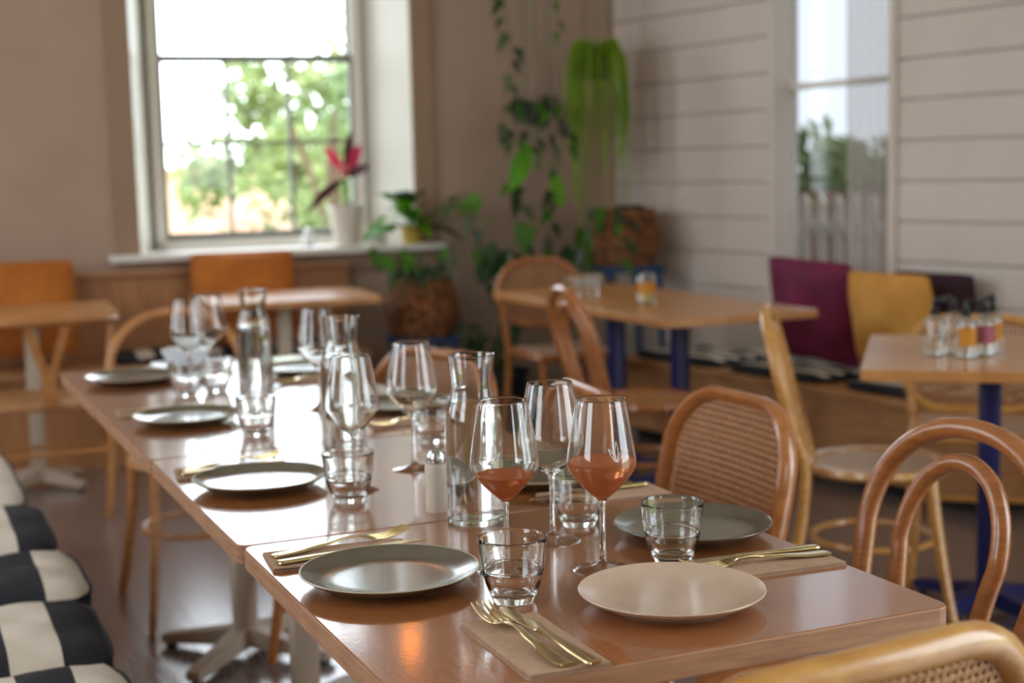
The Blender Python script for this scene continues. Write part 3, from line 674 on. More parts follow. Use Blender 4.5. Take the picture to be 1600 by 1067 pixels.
def wine_glass(label, x, y, level=None, etched=False, group=None):
    t = empty('wine_glass', label, 'wine glass', (x, y, TZ), 0, group)
    po = prof(WO[:1] + WO[1:], 3); pi = prof(WI, 5)
    so = [p for p in po if p[1] <= .0960]; bo = [p for p in po if p[1] > .0960]
    b = MB(); b.lathe(po + [(.0324, .2340)] + list(reversed(pi)), 56); b.build('bowl_and_stem', 'glass', t)
    if level: liquid('wine', pi, level, 'wine', t)
    if etched:
        b = MB(); az = math.atan2(-y, -x) + etched
        def on(u, z):
            r = rad_at(po, z) + .0003; a = az + u / r; return (r * math.cos(a), r * math.sin(a), z)
        for (u0, z0_, u1, z1_, wd) in ((0, .156, .0008, .183, .0022), (-.001, .156, -.0105, .174, .0020), (.001, .156, .0095, .171, .0020)):
            Lf = []; Rt = []
            for i in range(9):
                q = i / 8; u = u0 + (u1 - u0) * q; z = z0_ + (z1_ - z0_) * q; wq = wd * math.sin(PI * q); Lf.append((u - wq, z)); Rt.append((u + wq, z))
            b.tube([on(u, z) for u, z in Lf + Rt[::-1]], .00045, 5, closed=True)
        b.build('etched_sprig', 'etch', t)
    return t
M['etch'] = mat('frosted_white_etching', L(225, 225, 220), .8)
wine_glass('wine glass with a little rose wine, left of the two filled glasses', .755, 1.765, .1335, -.35)
wine_glass('wine glass half full of rose wine, right of the two filled glasses', .871, 1.706, .1500, .45)
wine_glass('empty wine glass standing between the two rose wine glasses and just behind them', .878, 1.880)
wine_glass('empty wine glass alone right of the second carafe, its foot on the bare tabletop', .876, 2.466)
wine_glass('empty wine glass overlapping the right side of the second carafe', .724, 2.345)
wine_glass('empty wine glass just left of and behind the second carafe neck', .915, 3.214)
wine_glass('empty wine glass in front, left of the farthest carafe', .713, 3.688)
wine_glass('empty wine glass partly hidden behind another, left of the farthest carafe', .790, 3.80)

TO = [(0, .0005), (.0205, .0), (.0235, .0022), (.0275, .0105), (.0318, .0215), (.0348, .0330), (.0357, .0372), (.0352, .0384), (.0362, .0396), (.0357, .0410), (.0370, .0440), (.0384, .0580), (.0402, .0765)]
TI = [(0, .0085), (.015, .0090), (.0235, .0135), (.0290, .0235), (.0325, .0345), (.0345, .0460), (.0362, .0590), (.0382, .0765)]
def tumbler(label, x, y, z=TZ, group=None):
    b = MB(); po = [(r, z_) for r, z_ in TO]; po = prof(TO[:6], 4)[:-1] + TO[5:]; pi = prof(TI, 4)
    b.lathe(po + [(.0396, .0774), (.0388, .0774)] + list(reversed(pi)), 56)
    o = b.build('glass_tumbler', 'glass'); o.location = (x, y, z); o.scale = (1.08,) * 3; return tag(o, label, 'glass', group)
tumbler('clear tumbler at the front centre, behind the fork and knife on the napkin', .706, 1.632)
tumbler('clear tumbler standing between the cream plate and the dark green plate', .975, 1.700)
tumbler('clear tumbler partly hidden behind the stem of the fuller rose wine glass', .953, 1.945)
tumbler('clear tumbler beside the second left hand plate, below the second carafe', .692, 2.275)
tumbler('clear tumbler in front of the farthest carafe', .706, 2.964)
tumbler('clear tumbler just right of the farthest left hand plate', .685, 3.60)
tumbler('clear tumbler far down the table behind the one beside the farthest left plate', .768, 3.635)
tumbler('clear tumbler half hidden behind the nearest carafe', 1.0, 2.70)

CO = [(0, .001), (.037, .0), (.0425, .003), (.0440, .010), (.0440, .06), (.0440, .12), (.0436, .150), (.0420, .168), (.0385, .184), (.0340, .197), (.0315, .208), (.0312, .222), (.0330, .244), (.0352, .258)]
CI = [(0, .007), (.032, .0075), (.0395, .011), (.0412, .020), (.0414, .06), (.0414, .12), (.0410, .149), (.0395, .166), (.0362, .181), (.0318, .1945), (.0292, .207), (.0290, .222), (.0308, .244), (.0328, .258)]
def carafe(label, x, y, level=None, lid=False):
    t = empty('glass_carafe', label, 'carafe', (x, y, TZ))
    b = MB(); pi = prof(CI, 4); b.lathe(prof(CO, 4) + [(.0358, .2595), (.0350, .2612), (.0336, .2605)] + list(reversed(pi)), 64); b.build('vessel', 'glass', t)
    if level: liquid('water', pi, level, 'water', t)
    return t
carafe('nearest glass carafe, filled with water to its shoulder', .824, 2.045, .190)
carafe('second glass carafe with water, seen behind a tumbler and an empty wine glass', .826, 2.730, .185)
carafe('farthest glass carafe at the back of the long table', .852, 3.560, .170)

def plate(label, x, y, glaze, rimg, group=None, R=.1175, z=TZ):
    k = R / .1175; t = empty('dinner_plate', label, 'plate', (x, y, z), 0, group)
    b = MB(); b.lathe([(r * k, z_) for r, z_ in ([(0, .0022), (.068, .0022), (.070, 0), (.075, 0), (.077, .0030)] + prof([(.077, .003), (.096, .0075), (.110, .0140), (.1165, .0190)], 4)[1:] + prof([(.1155, .0205), (.108, .0165), (.094, .0108), (.076, .0078), (.05, .0072), (0, .0070)], 4))], 72)
    b.build('dish', glaze, t)
    b = MB(); b.lathe([(k * (.1163 + .0013 * math.cos(a)), .0197 + .0012 * math.sin(a)) for a in [2 * PI * i / 10 for i in range(11)]], 72); b.build('rim', rimg, t)
    return t
plate('grey green plate in the left foreground of the long table', .596, 1.790, 'grey_glaze', 'rim_glaze', R=.1195)
plate('cream plate at the front of the long table, the only cream coloured one', .876, 1.531, 'cream_glaze', 'cream_glaze', R=.1165)
plate('dark grey green plate behind the right tumbler, near the cane chair', 1.074, 1.813, 'grey_glaze', 'grey_glaze', R=.1165)
plate('shiny grey plate second on the left side of the table', .590, 2.466, 'grey_glaze', 'rim_glaze')
plate('grey plate third on the left side of the table', .610, 3.213, 'grey_glaze', 'rim_glaze')
plate('grey plate farthest on the left side of the table', .610, 3.930, 'grey_glaze', 'rim_glaze', R=.125)
plate('plate mostly hidden behind the rose wine glasses on the right side', 1.035, 2.262, 'grey_glaze', 'rim_glaze')
plate('plate on the right side behind the lone empty wine glass', 1.090, 3.112, 'grey_glaze', 'rim_glaze')
plate('pale plate far down the right side, between the two rear carafes', 1.060, 3.850, 'grey_glaze', 'rim_glaze')
plate('white plate at the far head of the table under the small bowl', .800, 4.090, 'white_glaze', 'white_glaze')
b = MB(); b.lathe([(0, .003), (.026, .003), (.028, 0), (.031, 0), (.034, .006), (.055, .022), (.068, .044), (.071, .052), (.069, .0525), (.064, .044), (.050, .024), (.028, .009), (0, .007)], 48)
o = b.build('small_bowl', 'white_glaze'); o.location = (.785, 4.10, TZ + .0075); tag(o, 'small white bowl on the plate at the far head of the table', 'bowl')

def napkin(label, x, y, rz, w_=.098, l_=.205, seed=0):
    t = empty('paper_napkin', label, 'napkin', (x, y, TZ + .0003), rz, None)
    rnd = random.Random(seed); b = MB()
    for k in range(3):
        dx = rnd.uniform(-.0015, .0015); sh = -.0012 * k
        def f(u, v, k=k, dx=dx, sh=sh):
            xx = (u - .5) * (w_ + sh) + dx; yy = (v - .5) * (l_ + sh)
            return (xx, yy, .0004 + .0019 * k + .0004 * math.sin(8 * u + seed) * math.sin(5 * v + k) + .0006)
        i0 = len(b.v); b.grid(f, 8, 14); top = list(b.v[i0:])
        b.grid(lambda u, v, f=f: (f(u, v)[0], f(u, v)[1], f(u, v)[2] - .0011), 8, 14)
        ring = [f(i / 14, 0) for i in range(15)] + [f(1, i / 14) for i in range(1, 15)] + [f(1 - i / 14, 1) for i in range(1, 15)] + [f(0, 1 - i / 14) for i in range(1, 14)]
        n = len(ring); b.add(ring + [(p[0], p[1], p[2] - .0011) for p in ring], [(i, (i + 1) % n, n + (i + 1) % n, n + i) for i in range(n)])
    b.build('folded_sheet', 'napkin', t)
    o = kids(t)[0]; o.parent = None; o.name = 'paper_napkin'; o.location = t.location; o.rotation_euler = t.rotation_euler
    for k_ in ('label', 'category'): o[k_] = t[k_]
    bpy.data.objects.remove(t); o.name = 'paper_napkin'
    return o
def strip(b, secs, n=10):
    """sections (y, halfwidth, z centre, half thickness) swept along y"""
    vs = []; m = len(secs)
    for (y, hw, z, ht) in secs:
        for k in range(n):
            a = 2 * PI * k / n; vs.append((hw * math.copysign(abs(math.cos(a)) ** .7, math.cos(a)), y, z + ht * math.copysign(abs(math.sin(a)) ** .7, math.sin(a))))
    fs = [(i * n + k, i * n + (k + 1) % n, (i + 1) * n + (k + 1) % n, (i + 1) * n + k) for i in range(m - 1) for k in range(n)]
    fs += [tuple(range(n - 1, -1, -1)), tuple((m - 1) * n + k for k in range(n))]; b.add(vs, fs)
def ss(pts, seg=4):
    out = []
    for i in range(len(pts) - 1):
        for k in range(seg):
            q = k / seg; s = q * q * (3 - 2 * q); out.append(tuple(a + (c - a) * (s if j else q) for j, (a, c) in enumerate(zip(pts[i], pts[i + 1]))))
    return out + [pts[-1]]
def aim(o, p0, p1):
    d = Vector(p1) - Vector(p0); o.location = p0
    rz = math.atan2(-d.x, d.y); tilt = math.atan2(d.z, math.hypot(d.x, d.y)); o.rotation_euler = (tilt, 0, rz)
    return o
def fork(label, p0, p1):
    b = MB(); strip(b, ss([(0, .006, .0016, .0012), (.004, .0105, .0018, .0014), (.03, .0105, .0020, .0015), (.075, .0055, .0050, .0015), (.112, .0032, .0085, .0016), (.130, .0040, .0075, .0014), (.141, .0120, .0040, .0011), (.150, .0128, .0025, .0010)], 4), 12)
    o = b.build('fork', 'gold')
    for x in (-.0106, -.0036, .0036, .0106):
        q = MB(); q.tube(spline([(x, .148, .0025), (x, .165, .0018), (x, .185, .0040), (x * .96, .203, .0100)], 5), [.0021 - .0011 * (i / 15) ** 2 for i in range(16)], 8); q.build('tine', 'gold', o)
    tag(aim(o, p0, p1), label, 'fork'); o.scale = (1.08,) * 3; return o
def knife(label, p0, p1):
    b = MB(); strip(b, ss([(0, .006, .0024, .0018), (.004, .0095, .0026, .0024), (.03, .0090, .0028, .0024), (.085, .0058, .0034, .0024), (.118, .0045, .0036, .0026), (.128, .0040, .0036, .0026)], 4), 12)
    o = b.build('knife', 'gold')
    q = MB(); strip(q, ss([(.124, .0042, .0036, .0020), (.130, .0085, .0034, .0010), (.160, .0108, .0034, .0009), (.195, .0108, .0032, .0008), (.214, .0080, .0030, .0007), (.224, .0030, .0028, .0006), (.226, .0008, .0028, .0005)], 4), 12); q.build('blade', 'gold', o)
    tag(aim(o, p0, p1), label, 'knife'); return o
Z1 = TZ + .0062
napkin('folded beige paper napkin at the front edge of the table under a fork and knife', .655, 1.463, -.015, seed=1)
fork('gold fork with tines towards the front tumbler, left on the front napkin', (.652, 1.368, Z1), (.642, 1.575, Z1 + .004))
knife('gold knife crossing the fork on the front napkin', (.680, 1.354, Z1 + .001), (.665, 1.582, Z1 + .004))
napkin('folded napkin behind the left foreground plate', .575, 1.948, R90 - .10, seed=2)
fork('fork on the napkin behind the left foreground plate, tines to the right', (.482, 1.965, Z1), (.686, 2.005, Z1))
knife('knife between the left foreground plate and its napkin, handle at the table edge', (.478, 1.925, Z1), (.700, 1.945, Z1))
napkin('folded napkin at the right table edge between the cream and the dark green plate', 1.068, 1.622, R90 - .05, seed=3)
fork('fork on the right hand napkin, nearer the cream plate', (1.170, 1.610, Z1), (.960, 1.634, Z1))
knife('knife on the right hand napkin, nearer the dark green plate', (1.174, 1.642, Z1), (.952, 1.652, Z1 + .001))
napkin('folded napkin behind the shiny grey second plate on the left', .575, 2.618, R90 - .12, seed=4)
knife('knife on the napkin behind the second left plate', (.475, 2.600, Z1), (.690, 2.640, Z1))
fork('fork pointing up the table behind the second left plate', (.482, 2.630, Z1), (.690, 2.700, Z1))
napkin('folded napkin behind the third left plate', .585, 3.375, R90 - .1, seed=5)
knife('knife on the napkin behind the third left plate', (.485, 3.375, Z1), (.70, 3.40, Z1))
napkin('folded napkin at the right edge next to the plate behind the rose glasses', 1.075, 2.10, R90 - .05, seed=6)
knife('knife on the right edge napkin near the plate behind the rose glasses', (1.165, 2.118, Z1), (.945, 2.10, Z1))
napkin('folded napkin in front of the plate behind the lone wine glass', 1.045, 2.935, R90 - .1, seed=7)
fork('fork on the right side napkin behind the lone empty wine glass', (1.145, 2.945, Z1), (.945, 2.905, Z1))
napkin('folded napkin in front of the pale far plate on the right side', 1.045, 3.675, R90 - .05, seed=8)
fork('fork on the napkin in front of the pale far plate', (1.14, 3.685, Z1), (.94, 3.665, Z1))

def shaker(name, label, x, y, r, h, m, cat):
    t = empty(name, label, cat, (x, y, TZ))
    b = MB(); b.lathe([(0, 0), (r * .96, 0), (r, .003), (r, h * .72), (r * .92, h * .78), (0, h * .78)], 28); b.build('body', m, t)
    b = MB(); b.lathe([(0, h * .775), (r * .8, h * .775), (r * .86, h * .80), (r * .82, h * .92), (r * .5, h), (0, h)], 28); b.build('cap', 'steel', t)
shaker('salt_shaker', 'cream ceramic shaker with a metal cap, behind the left side of the nearest carafe', .797, 2.140, .019, .10, 'milk', 'shaker')
shaker('pepper_shaker', 'small metal topped shaker hidden behind the nearest carafe', .835, 2.165, .018, .085, 'milk', 'shaker')

# things on the other tables
for k, (x, y, lb) in enumerate(((2.70, 5.52, 'tumbler at the left end of the middle honey table, leftmost of three'), (2.78, 5.50, 'tumbler at the left end of the middle honey table, middle one of three'), (2.84, 5.62, 'tumbler at the left end of the middle honey table, rightmost of three'))):
    tumbler(lb, x, y, TZ)
t = empty('candle_jar', 'glass jar with amber candle wax on the middle honey table', 'candle', (2.775, 5.02, TZ))
b = MB(); b.lathe([(0, 0), (.034, 0), (.037, .004), (.037, .10), (.030, .112), (.030, .122), (.0275, .122), (.0275, .111), (.034, .099), (.034, .008), (0, .006)], 36); b.build('jar', 'glass', t)
b = MB(); b.lathe([(0, .009), (.0335, .009), (.0335, .06), (0, .06)], 30); b.build('wax', 'pot_yellow', t)
b = MB(); b.lathe([(.0375, .045), (.0377, .045), (.0377, .085), (.0375, .085)], 30); b.build('paper_band', 'amber_label', t)
for k, (x, y, lbl, lb) in enumerate(((2.665, 3.185, None, 'clear pump bottle at the left of the group on the right table'), (2.700, 3.100, 'amber_label', 'pump bottle with an amber label at the front left of the group'),
                                     (2.775, 3.115, 'pink_label', 'pump bottle with a pink label in the middle of the group'), (2.835, 3.150, 'amber_label', 'pump bottle with an amber label at the right end of the group'),
                                     (2.745, 3.205, None, 'clear pump bottle at the back of the group, behind the front ones'))):
    t = empty('pump_bottle', lb, 'bottle', (x, y, TZ), k * .7 - 1.2)
    b = MB(); b.lathe(prof([(0, 0), (.026, 0), (.029, .003)], 2) + [(.029, .090), (.026, .100), (.014, .107), (.012, .116), (.0105, .116), (.0105, .107), (.024, .098), (.027, .089), (.027, .006), (0, .004)], 32); b.build('bottle', 'glass', t)
    b = MB(); b.lathe([(0, .0045), (.0272, .0063), (.0272, .055 + .006 * k), (0, .055 + .006 * k)], 32); b.build('liquid', 'water', t)
    b = MB(); b.lathe([(0, .114), (.014, .114), (.014, .128), (.005, .131), (.004, .148), (0, .148)], 20); b.tube([(0, 0, .134), (0, 0, .150), (.012, 0, .156), (.038, 0, .150)], [.009, .009, .008, .005], 10); b.build('pump', 'black', t)
    if lbl:
        b = MB(); vs = []
        for i in range(13):
            a = PI * 1.35 + (i - 6) * .16 - (k * .7 - 1.2)
            for zz in (.035, .085): vs.append((.0294 * math.cos(a), .0294 * math.sin(a), zz))
        b.add(vs, [(2 * i, 2 * i + 2, 2 * i + 3, 2 * i + 1) for i in range(12)]); b.build('label', lbl, t)

# ------------------------------------------------------------------ plants
def leaf(b, base, d, L_, W_, up=(0, 0, 1), droop=.3, heart=False, n=6):
    base = Vector(base); d = Vector(d).normalized(); u = Vector(up); s = d.cross(u)
    s = s.normalized() if s.length > 1e-3 else Vector((1, 0, 0)); u2 = s.cross(d).normalized()
    vs = []; fs = []
    for i in range(n + 1):
        q = i / n; wq = (math.sin(PI * min(1, q * 1.0)) ** .75 if not heart else (1 - q) ** .6 * min(1, (q + .06) * 5) ** .6) * W_ / 2
        c = base + d * (q * L_) - Vector((0, 0, 1)) * (droop * L_ * q * q) + u2 * 0
        for k, f in enumerate((-1, 0, 1)): vs.append(c + s * (f * wq) + u2 * (abs(f) * wq * .25 - .0))
    for i in range(n):
        for k in (0, 1): fs.append((i * 3 + k, (i + 1) * 3 + k, (i + 1) * 3 + k + 1, i * 3 + k + 1))
    b.add(vs, fs)
def rv(rnd, z=0): return Vector((rnd.uniform(-1, 1), rnd.uniform(-1, 1), z + rnd.uniform(-.5, .5))).normalized()
def pot(t, prof_, m, z0_=0, soil=None):
    b = MB(); b.lathe(prof_, 36); b.build('pot', m, t)
    if soil: b = MB(); b.lathe([(0, soil[1]), (soil[0], soil[1])], 24); b.build('soil', 'soil', t)
SZ = .93
# red leaved plant in a white pot on the sill
p = bw(1.185, -.03, SZ)
t = empty('potted_plant', 'plant with red and maroon leaves in a white pot on the window sill', 'plant', p)
pot(t, [(0, 0), (.062, 0), (.066, .005), (.088, .175), (.094, .18), (.094, .20), (.088, .20), (.080, .17), (0, .165)], 'pot_white', soil=(.079, .172))
b = MB(); b.tube(spline([(0, 0, .165), (.005, 0, .26), (-.005, 0, .36)], 5), .008, 7); b.build('stem', 'leaf_maroon', t)
def pleaf(par, base, d, L_, W_, m, **k): b = MB(); leaf(b, base, d, L_, W_, **k); b.build('leaf', m, par)
cr = (camR.x, camR.y)
def cd_(x, z, y=0): return Vector((camR.x * x - (-camR.y) * 0 + camR.y * 0, camR.y * x, z)) + Vector((-fwd.x, -fwd.y, 0)) * y
pleaf(t, (0, 0, .36), cd_(-.55, .75, .3), .17, .055, 'leaf_red', droop=-.05, up=(0, -1, .2))
pleaf(t, (0, 0, .36), cd_(.5, .75, .3), .17, .06, 'leaf_red', droop=-.05, up=(0, -1, .2))
pleaf(t, (0, 0, .37), cd_(.15, 1, 0), .20, .04, 'leaf_maroon', droop=0, up=(0, -1, .2))
pleaf(t, (0, 0, .34), cd_(.8, .45, .2), .15, .055, 'leaf_maroon', droop=.1, up=(0, -1, .4))
pleaf(t, (0, 0, .33), cd_(-.75, -.35, .2), .22, .05, 'leaf_maroon', droop=.35, up=(0, -1, .4))
pleaf(t, (0, 0, .33), cd_(.1, .6, .6), .12, .055, 'leaf_pink', droop=.1, up=(0, -1, .5))
pleaf(t, (0, 0, .34), cd_(-.2, .5, .6), .12, .05, 'leaf_pink', droop=.2, up=(0, -1, .5))
# bright green plant in a small yellow pot at the right end of the sill
p = bw(1.50, .05, SZ)
t = empty('potted_plant', 'bright green leafy plant in a small yellow pot at the right end of the sill', 'plant', p)
pot(t, [(0, 0), (.045, 0), (.055, .07), (.058, .085), (.052, .085), (.048, .07), (0, .068)], 'pot_yellow', soil=(.049, .075))
rnd = random.Random(4)
for k in range(20):
    a = rnd.uniform(0, 2 * PI); d = Vector((math.cos(a), math.sin(a) * .4 - .75, rnd.uniform(.1, 1.0))); st = Vector((0, 0, .07)); e_ = st + d * rnd.uniform(.06, .19)
    b = MB(); b.tube([st, (st + e_) / 2 + Vector((0, 0, .01)), e_], .0025, 5); leaf(b, e_, d + Vector((0, 0, -.2)), rnd.uniform(.12, .19), rnd.uniform(.10, .14), droop=.45, heart=True)
    b.build('leaf', ['leaf_bright', 'leaf', 'leaf_bright', 'leaf_dark'][k % 4], t)
# small glass propagation bottle on the sill
b = MB(); b.lathe([(0, 0), (.03, 0), (.034, .01), (.034, .05), (.015, .075), (.014, .10), (.012, .10), (.013, .074), (.031, .048), (.031, .01), (0, .006)], 24)
o = b.build('glass_bottle', 'glass'); o.location = bw(.98, .02, SZ); tag(o, 'tiny clear glass bottle on the sill left of the white pot', 'bottle')
o = MB(); o.lathe([(0, 0), (.036, 0), (.045, .08), (.042, .08), (.034, .006), (0, .005)], 24); o = o.build('white_cup', 'pot_white'); o.location = bw(1.33, .03, SZ); tag(o, 'small white pot on the sill between the red plant and the green plant', 'pot')

def basket(name, label, p, R, h, cat='basket'):
    t = empty(name, label, cat, p)
    b = MB(); pr = []
    n = int(h / .018)
    for i in range(n + 1):
        q = i / n; r = R * (.78 + .30 * math.sin(PI * (q * .85 + .08))); pr.append((r, q * h)); pr.append((r + .006, (q + .5 / n) * h)) if i < n else None
    b.lathe(pr, 40, cap0=True); b.build('woven_body', 'wicker', t)
    b = MB(); rt_ = pr[-1][0]; b.tube([(rt_ * math.cos(a), rt_ * math.sin(a), h) for a in [2 * PI * i / 32 for i in range(32)]], .011, 7, closed=True); b.build('rim', 'wicker', t)
    b = MB(); b.lathe([(0, h - .03), (rt_ * .97, h - .03)], 28); b.build('soil', 'soil', t)
    return t
def stool(label, p, h, w_, m='bluewood'):
    t = empty('plant_stool', label, 'stool', (p.x, p.y, 0), TB)
    b = MB(); b.rbox(-w_, w_, -w_, w_, h - .03, h, .01, 2); b.build('seat', m, t)
    for sx in (-1, 1):
        for sy in (-1, 1): b = MB(); b.tube([(sx * (w_ - .03), sy * (w_ - .03), h - .03), (sx * w_, sy * w_, 0)], [.018, .014], 8); b.build('leg', m, t)
    b = MB(); 
    for s in (-1, 1): b.tube([(-w_ + .02, s * (w_ - .015), h * .4), (w_ - .02, s * (w_ - .015), h * .4)], .010, 7); b.tube([(s * (w_ - .015), -w_ + .02, h * .4), (s * (w_ - .015), w_ - .02, h * .4)], .010, 7)
    b.build('stretcher', m, t)
    return t
def stem_leaves(t, pts, lm, sz, n, seed, r=.003, heart=True, spread=.6, stemm=None):
    rnd = random.Random(seed); P_ = spline(pts, 6); b = MB(); b.tube(P_, r, 5); st_ = b.build('vine_stem', stemm or 'leaf_grey', t)
    for k in range(n):
        i = int((k + .7) / n * (len(P_) - 1)); p_ = P_[i]; d = rv(rnd, -.2) * spread + Vector((-.2, -.55, -.1)); b = MB()
        e_ = p_ + d * rnd.uniform(.02, .05); b.tube([p_, e_], .0018, 4); s = sz * rnd.uniform(.65, 1.2)
        leaf(b, e_, d + Vector((0, 0, -.6)), s, s * .72, up=(0, -1, .5), droop=.3, heart=heart); b.build('leaf', lm[k % len(lm)] if isinstance(lm, list) else lm, st_)
# wicker basket plant under the right end of the sill
P1 = Vector((2.40, 6.58, 0))
stool('low blue stool under the wicker basket beside the banquette', P1, .50, .15)
t = basket('basket_planter', 'dark wicker basket planter below the right end of the window sill', P1 + Vector((0, 0, .50)), .165, .27, 'plant')
rnd = random.Random(12)
for k in range(12):
    a = rnd.uniform(0, 2 * PI); d = Vector((math.cos(a) * .6, math.sin(a) * .4 - .2, 1)); base = Vector((math.cos(a) * .08, math.sin(a) * .08, .24))
    stem_leaves(t, [base, base + d * .12, base + d * .22 + Vector((math.cos(a) * .07, 0, -.03))], ['leaf_grey', 'leaf_dark', 'leaf_grey', 'leaf'], .075, 4, 100 + k)
# climbing plant between the window and the corner
p = Vector((2.80, 6.62, 0))
t = empty('climbing_plant', 'tall climbing plant with long stems and glossy leaves behind the arch backed chair', 'plant', p)
pot(t, [(0, 0), (.12, 0), (.13, .01), (.16, .27), (.17, .28), (.17, .30), (.155, .30), (.15, .27), (0, .26)], 'pot_black', soil=(.15, .275))
A = lambda x, z, y=0: Vector((x - p.x, y, z))
stem_leaves(t, [A(2.80, .27), A(2.86, .55), A(2.93, .85, .05), A(2.97, 1.1, .08), A(3.02, 1.32, .1)], ['leaf_dark', 'leaf', 'leaf_grey', 'leaf_dark'], .12, 14, 21)
stem_leaves(t, [A(2.78, .27), A(2.76, .6, -.03), A(2.72, .9, 0), A(2.70, 1.10, .02), A(2.58, 1.15, .02)], ['leaf_grey', 'leaf_dark'], .085, 9, 22)
stem_leaves(t, [A(2.82, .27), A(2.95, .6), A(3.08, .85), A(3.15, 1.05, .05), A(3.20, 1.2, .1)], ['leaf', 'leaf_grey', 'leaf_dark'], .11, 12, 23)
stem_leaves(t, [A(2.78, .27), A(2.66, .5), A(2.56, .72), A(2.50, .9)], ['leaf_grey', 'leaf_dark'], .08, 9, 24)
stem_leaves(t, [A(2.80, .27), A(2.70, .45, -.05), A(2.62, .55, -.1), A(2.66, .35, -.14)], ['leaf_grey', 'leaf_dark'], .085, 9, 27)
def bigleaf(x, z, y, d, L_, W_, m, **k): pleaf(t, A(x, z, y), d, L_, W_, m, **k)
bigleaf(2.99, 1.42, -.05, cd_(-.45, -1, .3), .26, .10, 'leaf_bright', up=(0, -1, .3), droop=.05)
bigleaf(3.10, 1.30, -.05, cd_(.25, -1, .3), .22, .075, 'leaf_bright', up=(0, -1, .3), droop=.05)
bigleaf(2.72, 1.13, -.05, cd_(-.9, .1, .3), .13, .12, 'leaf', up=(0, -1, .3), droop=.3, heart=True)
bigleaf(2.93, 1.02, -.08, cd_(0, -1, .3), .15, .14, 'leaf', up=(0, -1, .3), droop=.1, heart=True)
bigleaf(2.78, .95, -.08, cd_(-.45, -1, .3), .22, .11, 'leaf_dark', up=(-.3, -.6, .8), droop=.1)
bigleaf(2.86, .90, -.10, cd_(-.8, -.7, .3), .22, .12, 'leaf_dark', up=(-.3, -.6, .8), droop=.1)
bigleaf(3.22, 1.00, -.10, cd_(.2, -1, .3), .28, .12, 'leaf', up=(0, -1, .3), droop=.05)
bigleaf(3.16, .92, -.10, cd_(-.1, -1, .3), .26, .12, 'leaf_dark', up=(0, -1, .3), droop=.05)
# hanging planters
def hanging(name, label, p, zc=4.1):
    t = empty(name, label, 'hanging plant', p)
    for a in (0, 2.1, 4.2):
        b = MB(); b.tube([(.075 * math.cos(a), .075 * math.sin(a), .10), (.055 * math.cos(a), .055 * math.sin(a), zc - p.z)], .006, 6); b.build('cord', 'string', t)
    return t
t = hanging('hanging_planter', 'hanging black pot of trailing leaves nearer the window, level with the top of the picket', Vector((3.02, 6.55, 1.50)))
t['label'] = 'hanging black pot with sparse trailing leaves, left of the lime green one'
pot(t, [(0, 0), (.055, 0), (.075, .09), (.08, .11), (.074, .11), (.07, .09), (0, .085)], 'pot_black', soil=(.07, .095))
rnd = random.Random(31)
for k in range(9):
    a = k * .7; base = Vector((math.cos(a) * .05, math.sin(a) * .05, .10)); o_ = Vector((math.cos(a), math.sin(a), 0)); ln = rnd.uniform(.15, .55)
    stem_leaves(t, [base, base + o_ * .07 + Vector((0, 0, .03)), base + o_ * .10 - Vector((0, 0, ln * .5)), base + o_ * .11 - Vector((0, 0, ln))], ['leaf_grey', 'leaf_dark', 'leaf'], .065, 6, 300 + k, .002)
t = hanging('hanging_planter', 'hanging planter with long lime green strands near the room corner', Vector((3.33, 6.50, 1.72)))
pot(t, [(0, 0), (.06, 0), (.08, .09), (.085, .11), (.078, .11), (.075, .09), (0, .085)], 'pot_black', soil=(.075, .095))
rnd = random.Random(33)
for k in range(90):
    a = rnd.uniform(0, 2 * PI); base = Vector((math.cos(a) * .04, math.sin(a) * .04, .10)); R_ = rnd.uniform(.06, .115); ln = rnd.choice((.3, .4, .5, .6, .85)) * rnd.uniform(.7, 1)
    o_ = Vector((math.cos(a), math.sin(a), 0)); P_ = spline([base, base + o_ * R_ * .6 + Vector((0, 0, rnd.uniform(.02, .10))), base + o_ * R_ - Vector((0, 0, .04)), base + o_ * (R_ + .01) - Vector((0, 0, ln * .6)), base + o_ * (R_ * .9) - Vector((0, 0, ln))], 4)
    b = MB(); b.tube(P_, [.008 - .005 * (i / len(P_)) for i in range(len(P_))], 4, flat=.5)
    b.build('frond', 'fern', t)
t = hanging('hanging_planter', 'highest hanging planter, only its trailing vine reaching down into the photo', Vector((2.90, 6.55, 2.35)))
pot(t, [(0, 0), (.06, 0), (.08, .09), (.085, .11), (.078, .11), (.075, .09), (0, .085)], 'pot_black', soil=(.075, .095))
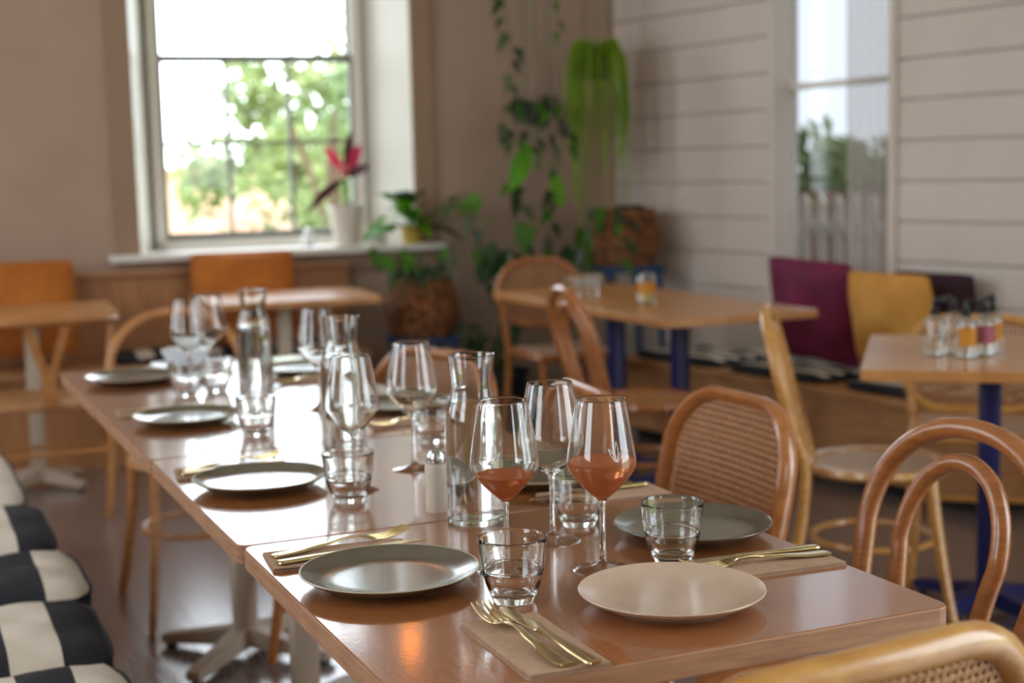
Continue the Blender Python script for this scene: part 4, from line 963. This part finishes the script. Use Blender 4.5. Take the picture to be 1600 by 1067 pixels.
stem_leaves(t, [(-.05, -.03, .1), (-.08, -.05, .0), (-.06, -.06, -.3), (-.03, -.06, -.5), (-.05, -.06, -.68)], ['leaf_dark', 'leaf_grey', 'leaf_dark'], .085, 12, 41)
stem_leaves(t, [(.08, -.03, .1), (.16, -.05, 0), (.20, -.06, -.25), (.22, -.06, -.42)], ['leaf_grey', 'leaf'], .06, 8, 42)
# tall stool with basket in the corner
P2 = Vector((3.42, 6.42, 0))
stool('tall blue stool in the room corner carrying a round wicker basket', P2, .80, .16)
t = basket('basket_planter', 'round brown wicker basket on the tall blue stool in the corner', P2 + Vector((.0, 0, .80)), .175, .27, 'basket')
b = MB(); b.rbox(-.02, .10, -.05, .05, .25, .30, .012, 2); b.build('dark_lid', 'pot_black', t)
stem_leaves(t, [(-.1, -.05, .25), (-.2, -.1, .3), (-.28, -.12, .15), (-.30, -.12, -.1)], ['leaf_dark', 'leaf_grey', 'leaf'], .09, 9, 51)
stem_leaves(t, [(-.05, -.08, .25), (-.12, -.2, .28), (-.16, -.24, .05), (-.18, -.22, -.15)], ['leaf_dark', 'leaf'], .085, 8, 52)

# ------------------------------------------------------------------ pendant lamp (above the picture, seen only in the varnish)
def emis(name, col, st):
    m = bpy.data.materials.new(name); m.use_nodes = True; b = m.node_tree.nodes['Principled BSDF']
    b.inputs['Base Color'].default_value = col; b.inputs['Emission Color'].default_value = col; b.inputs['Emission Strength'].default_value = st; return m
M['bulb'] = emis('warm_bulb', L(255, 140, 50), 10)
t = empty('pendant_lamp', 'warm pendant lamp hanging above the tables near the window wall', 'lamp', (2.0, 5.75, 2.22))
b = MB(); b.lathe([(0, -.05), (.022, -.045), (.038, -.028), (.044, 0), (.038, .03), (.024, .055), (.018, .07), (0, .07)], 24); b.build('bulb', 'bulb', t)
b = MB(); b.lathe([(0, .12), (.02, .12), (.022, .065), (0.0, .065)], 18); b.build('socket', 'black', t)
b = MB(); b.tube([(0, 0, .12), (0, 0, 4.1 - 2.22)], .004, 6); b.build('cord', 'black', t)
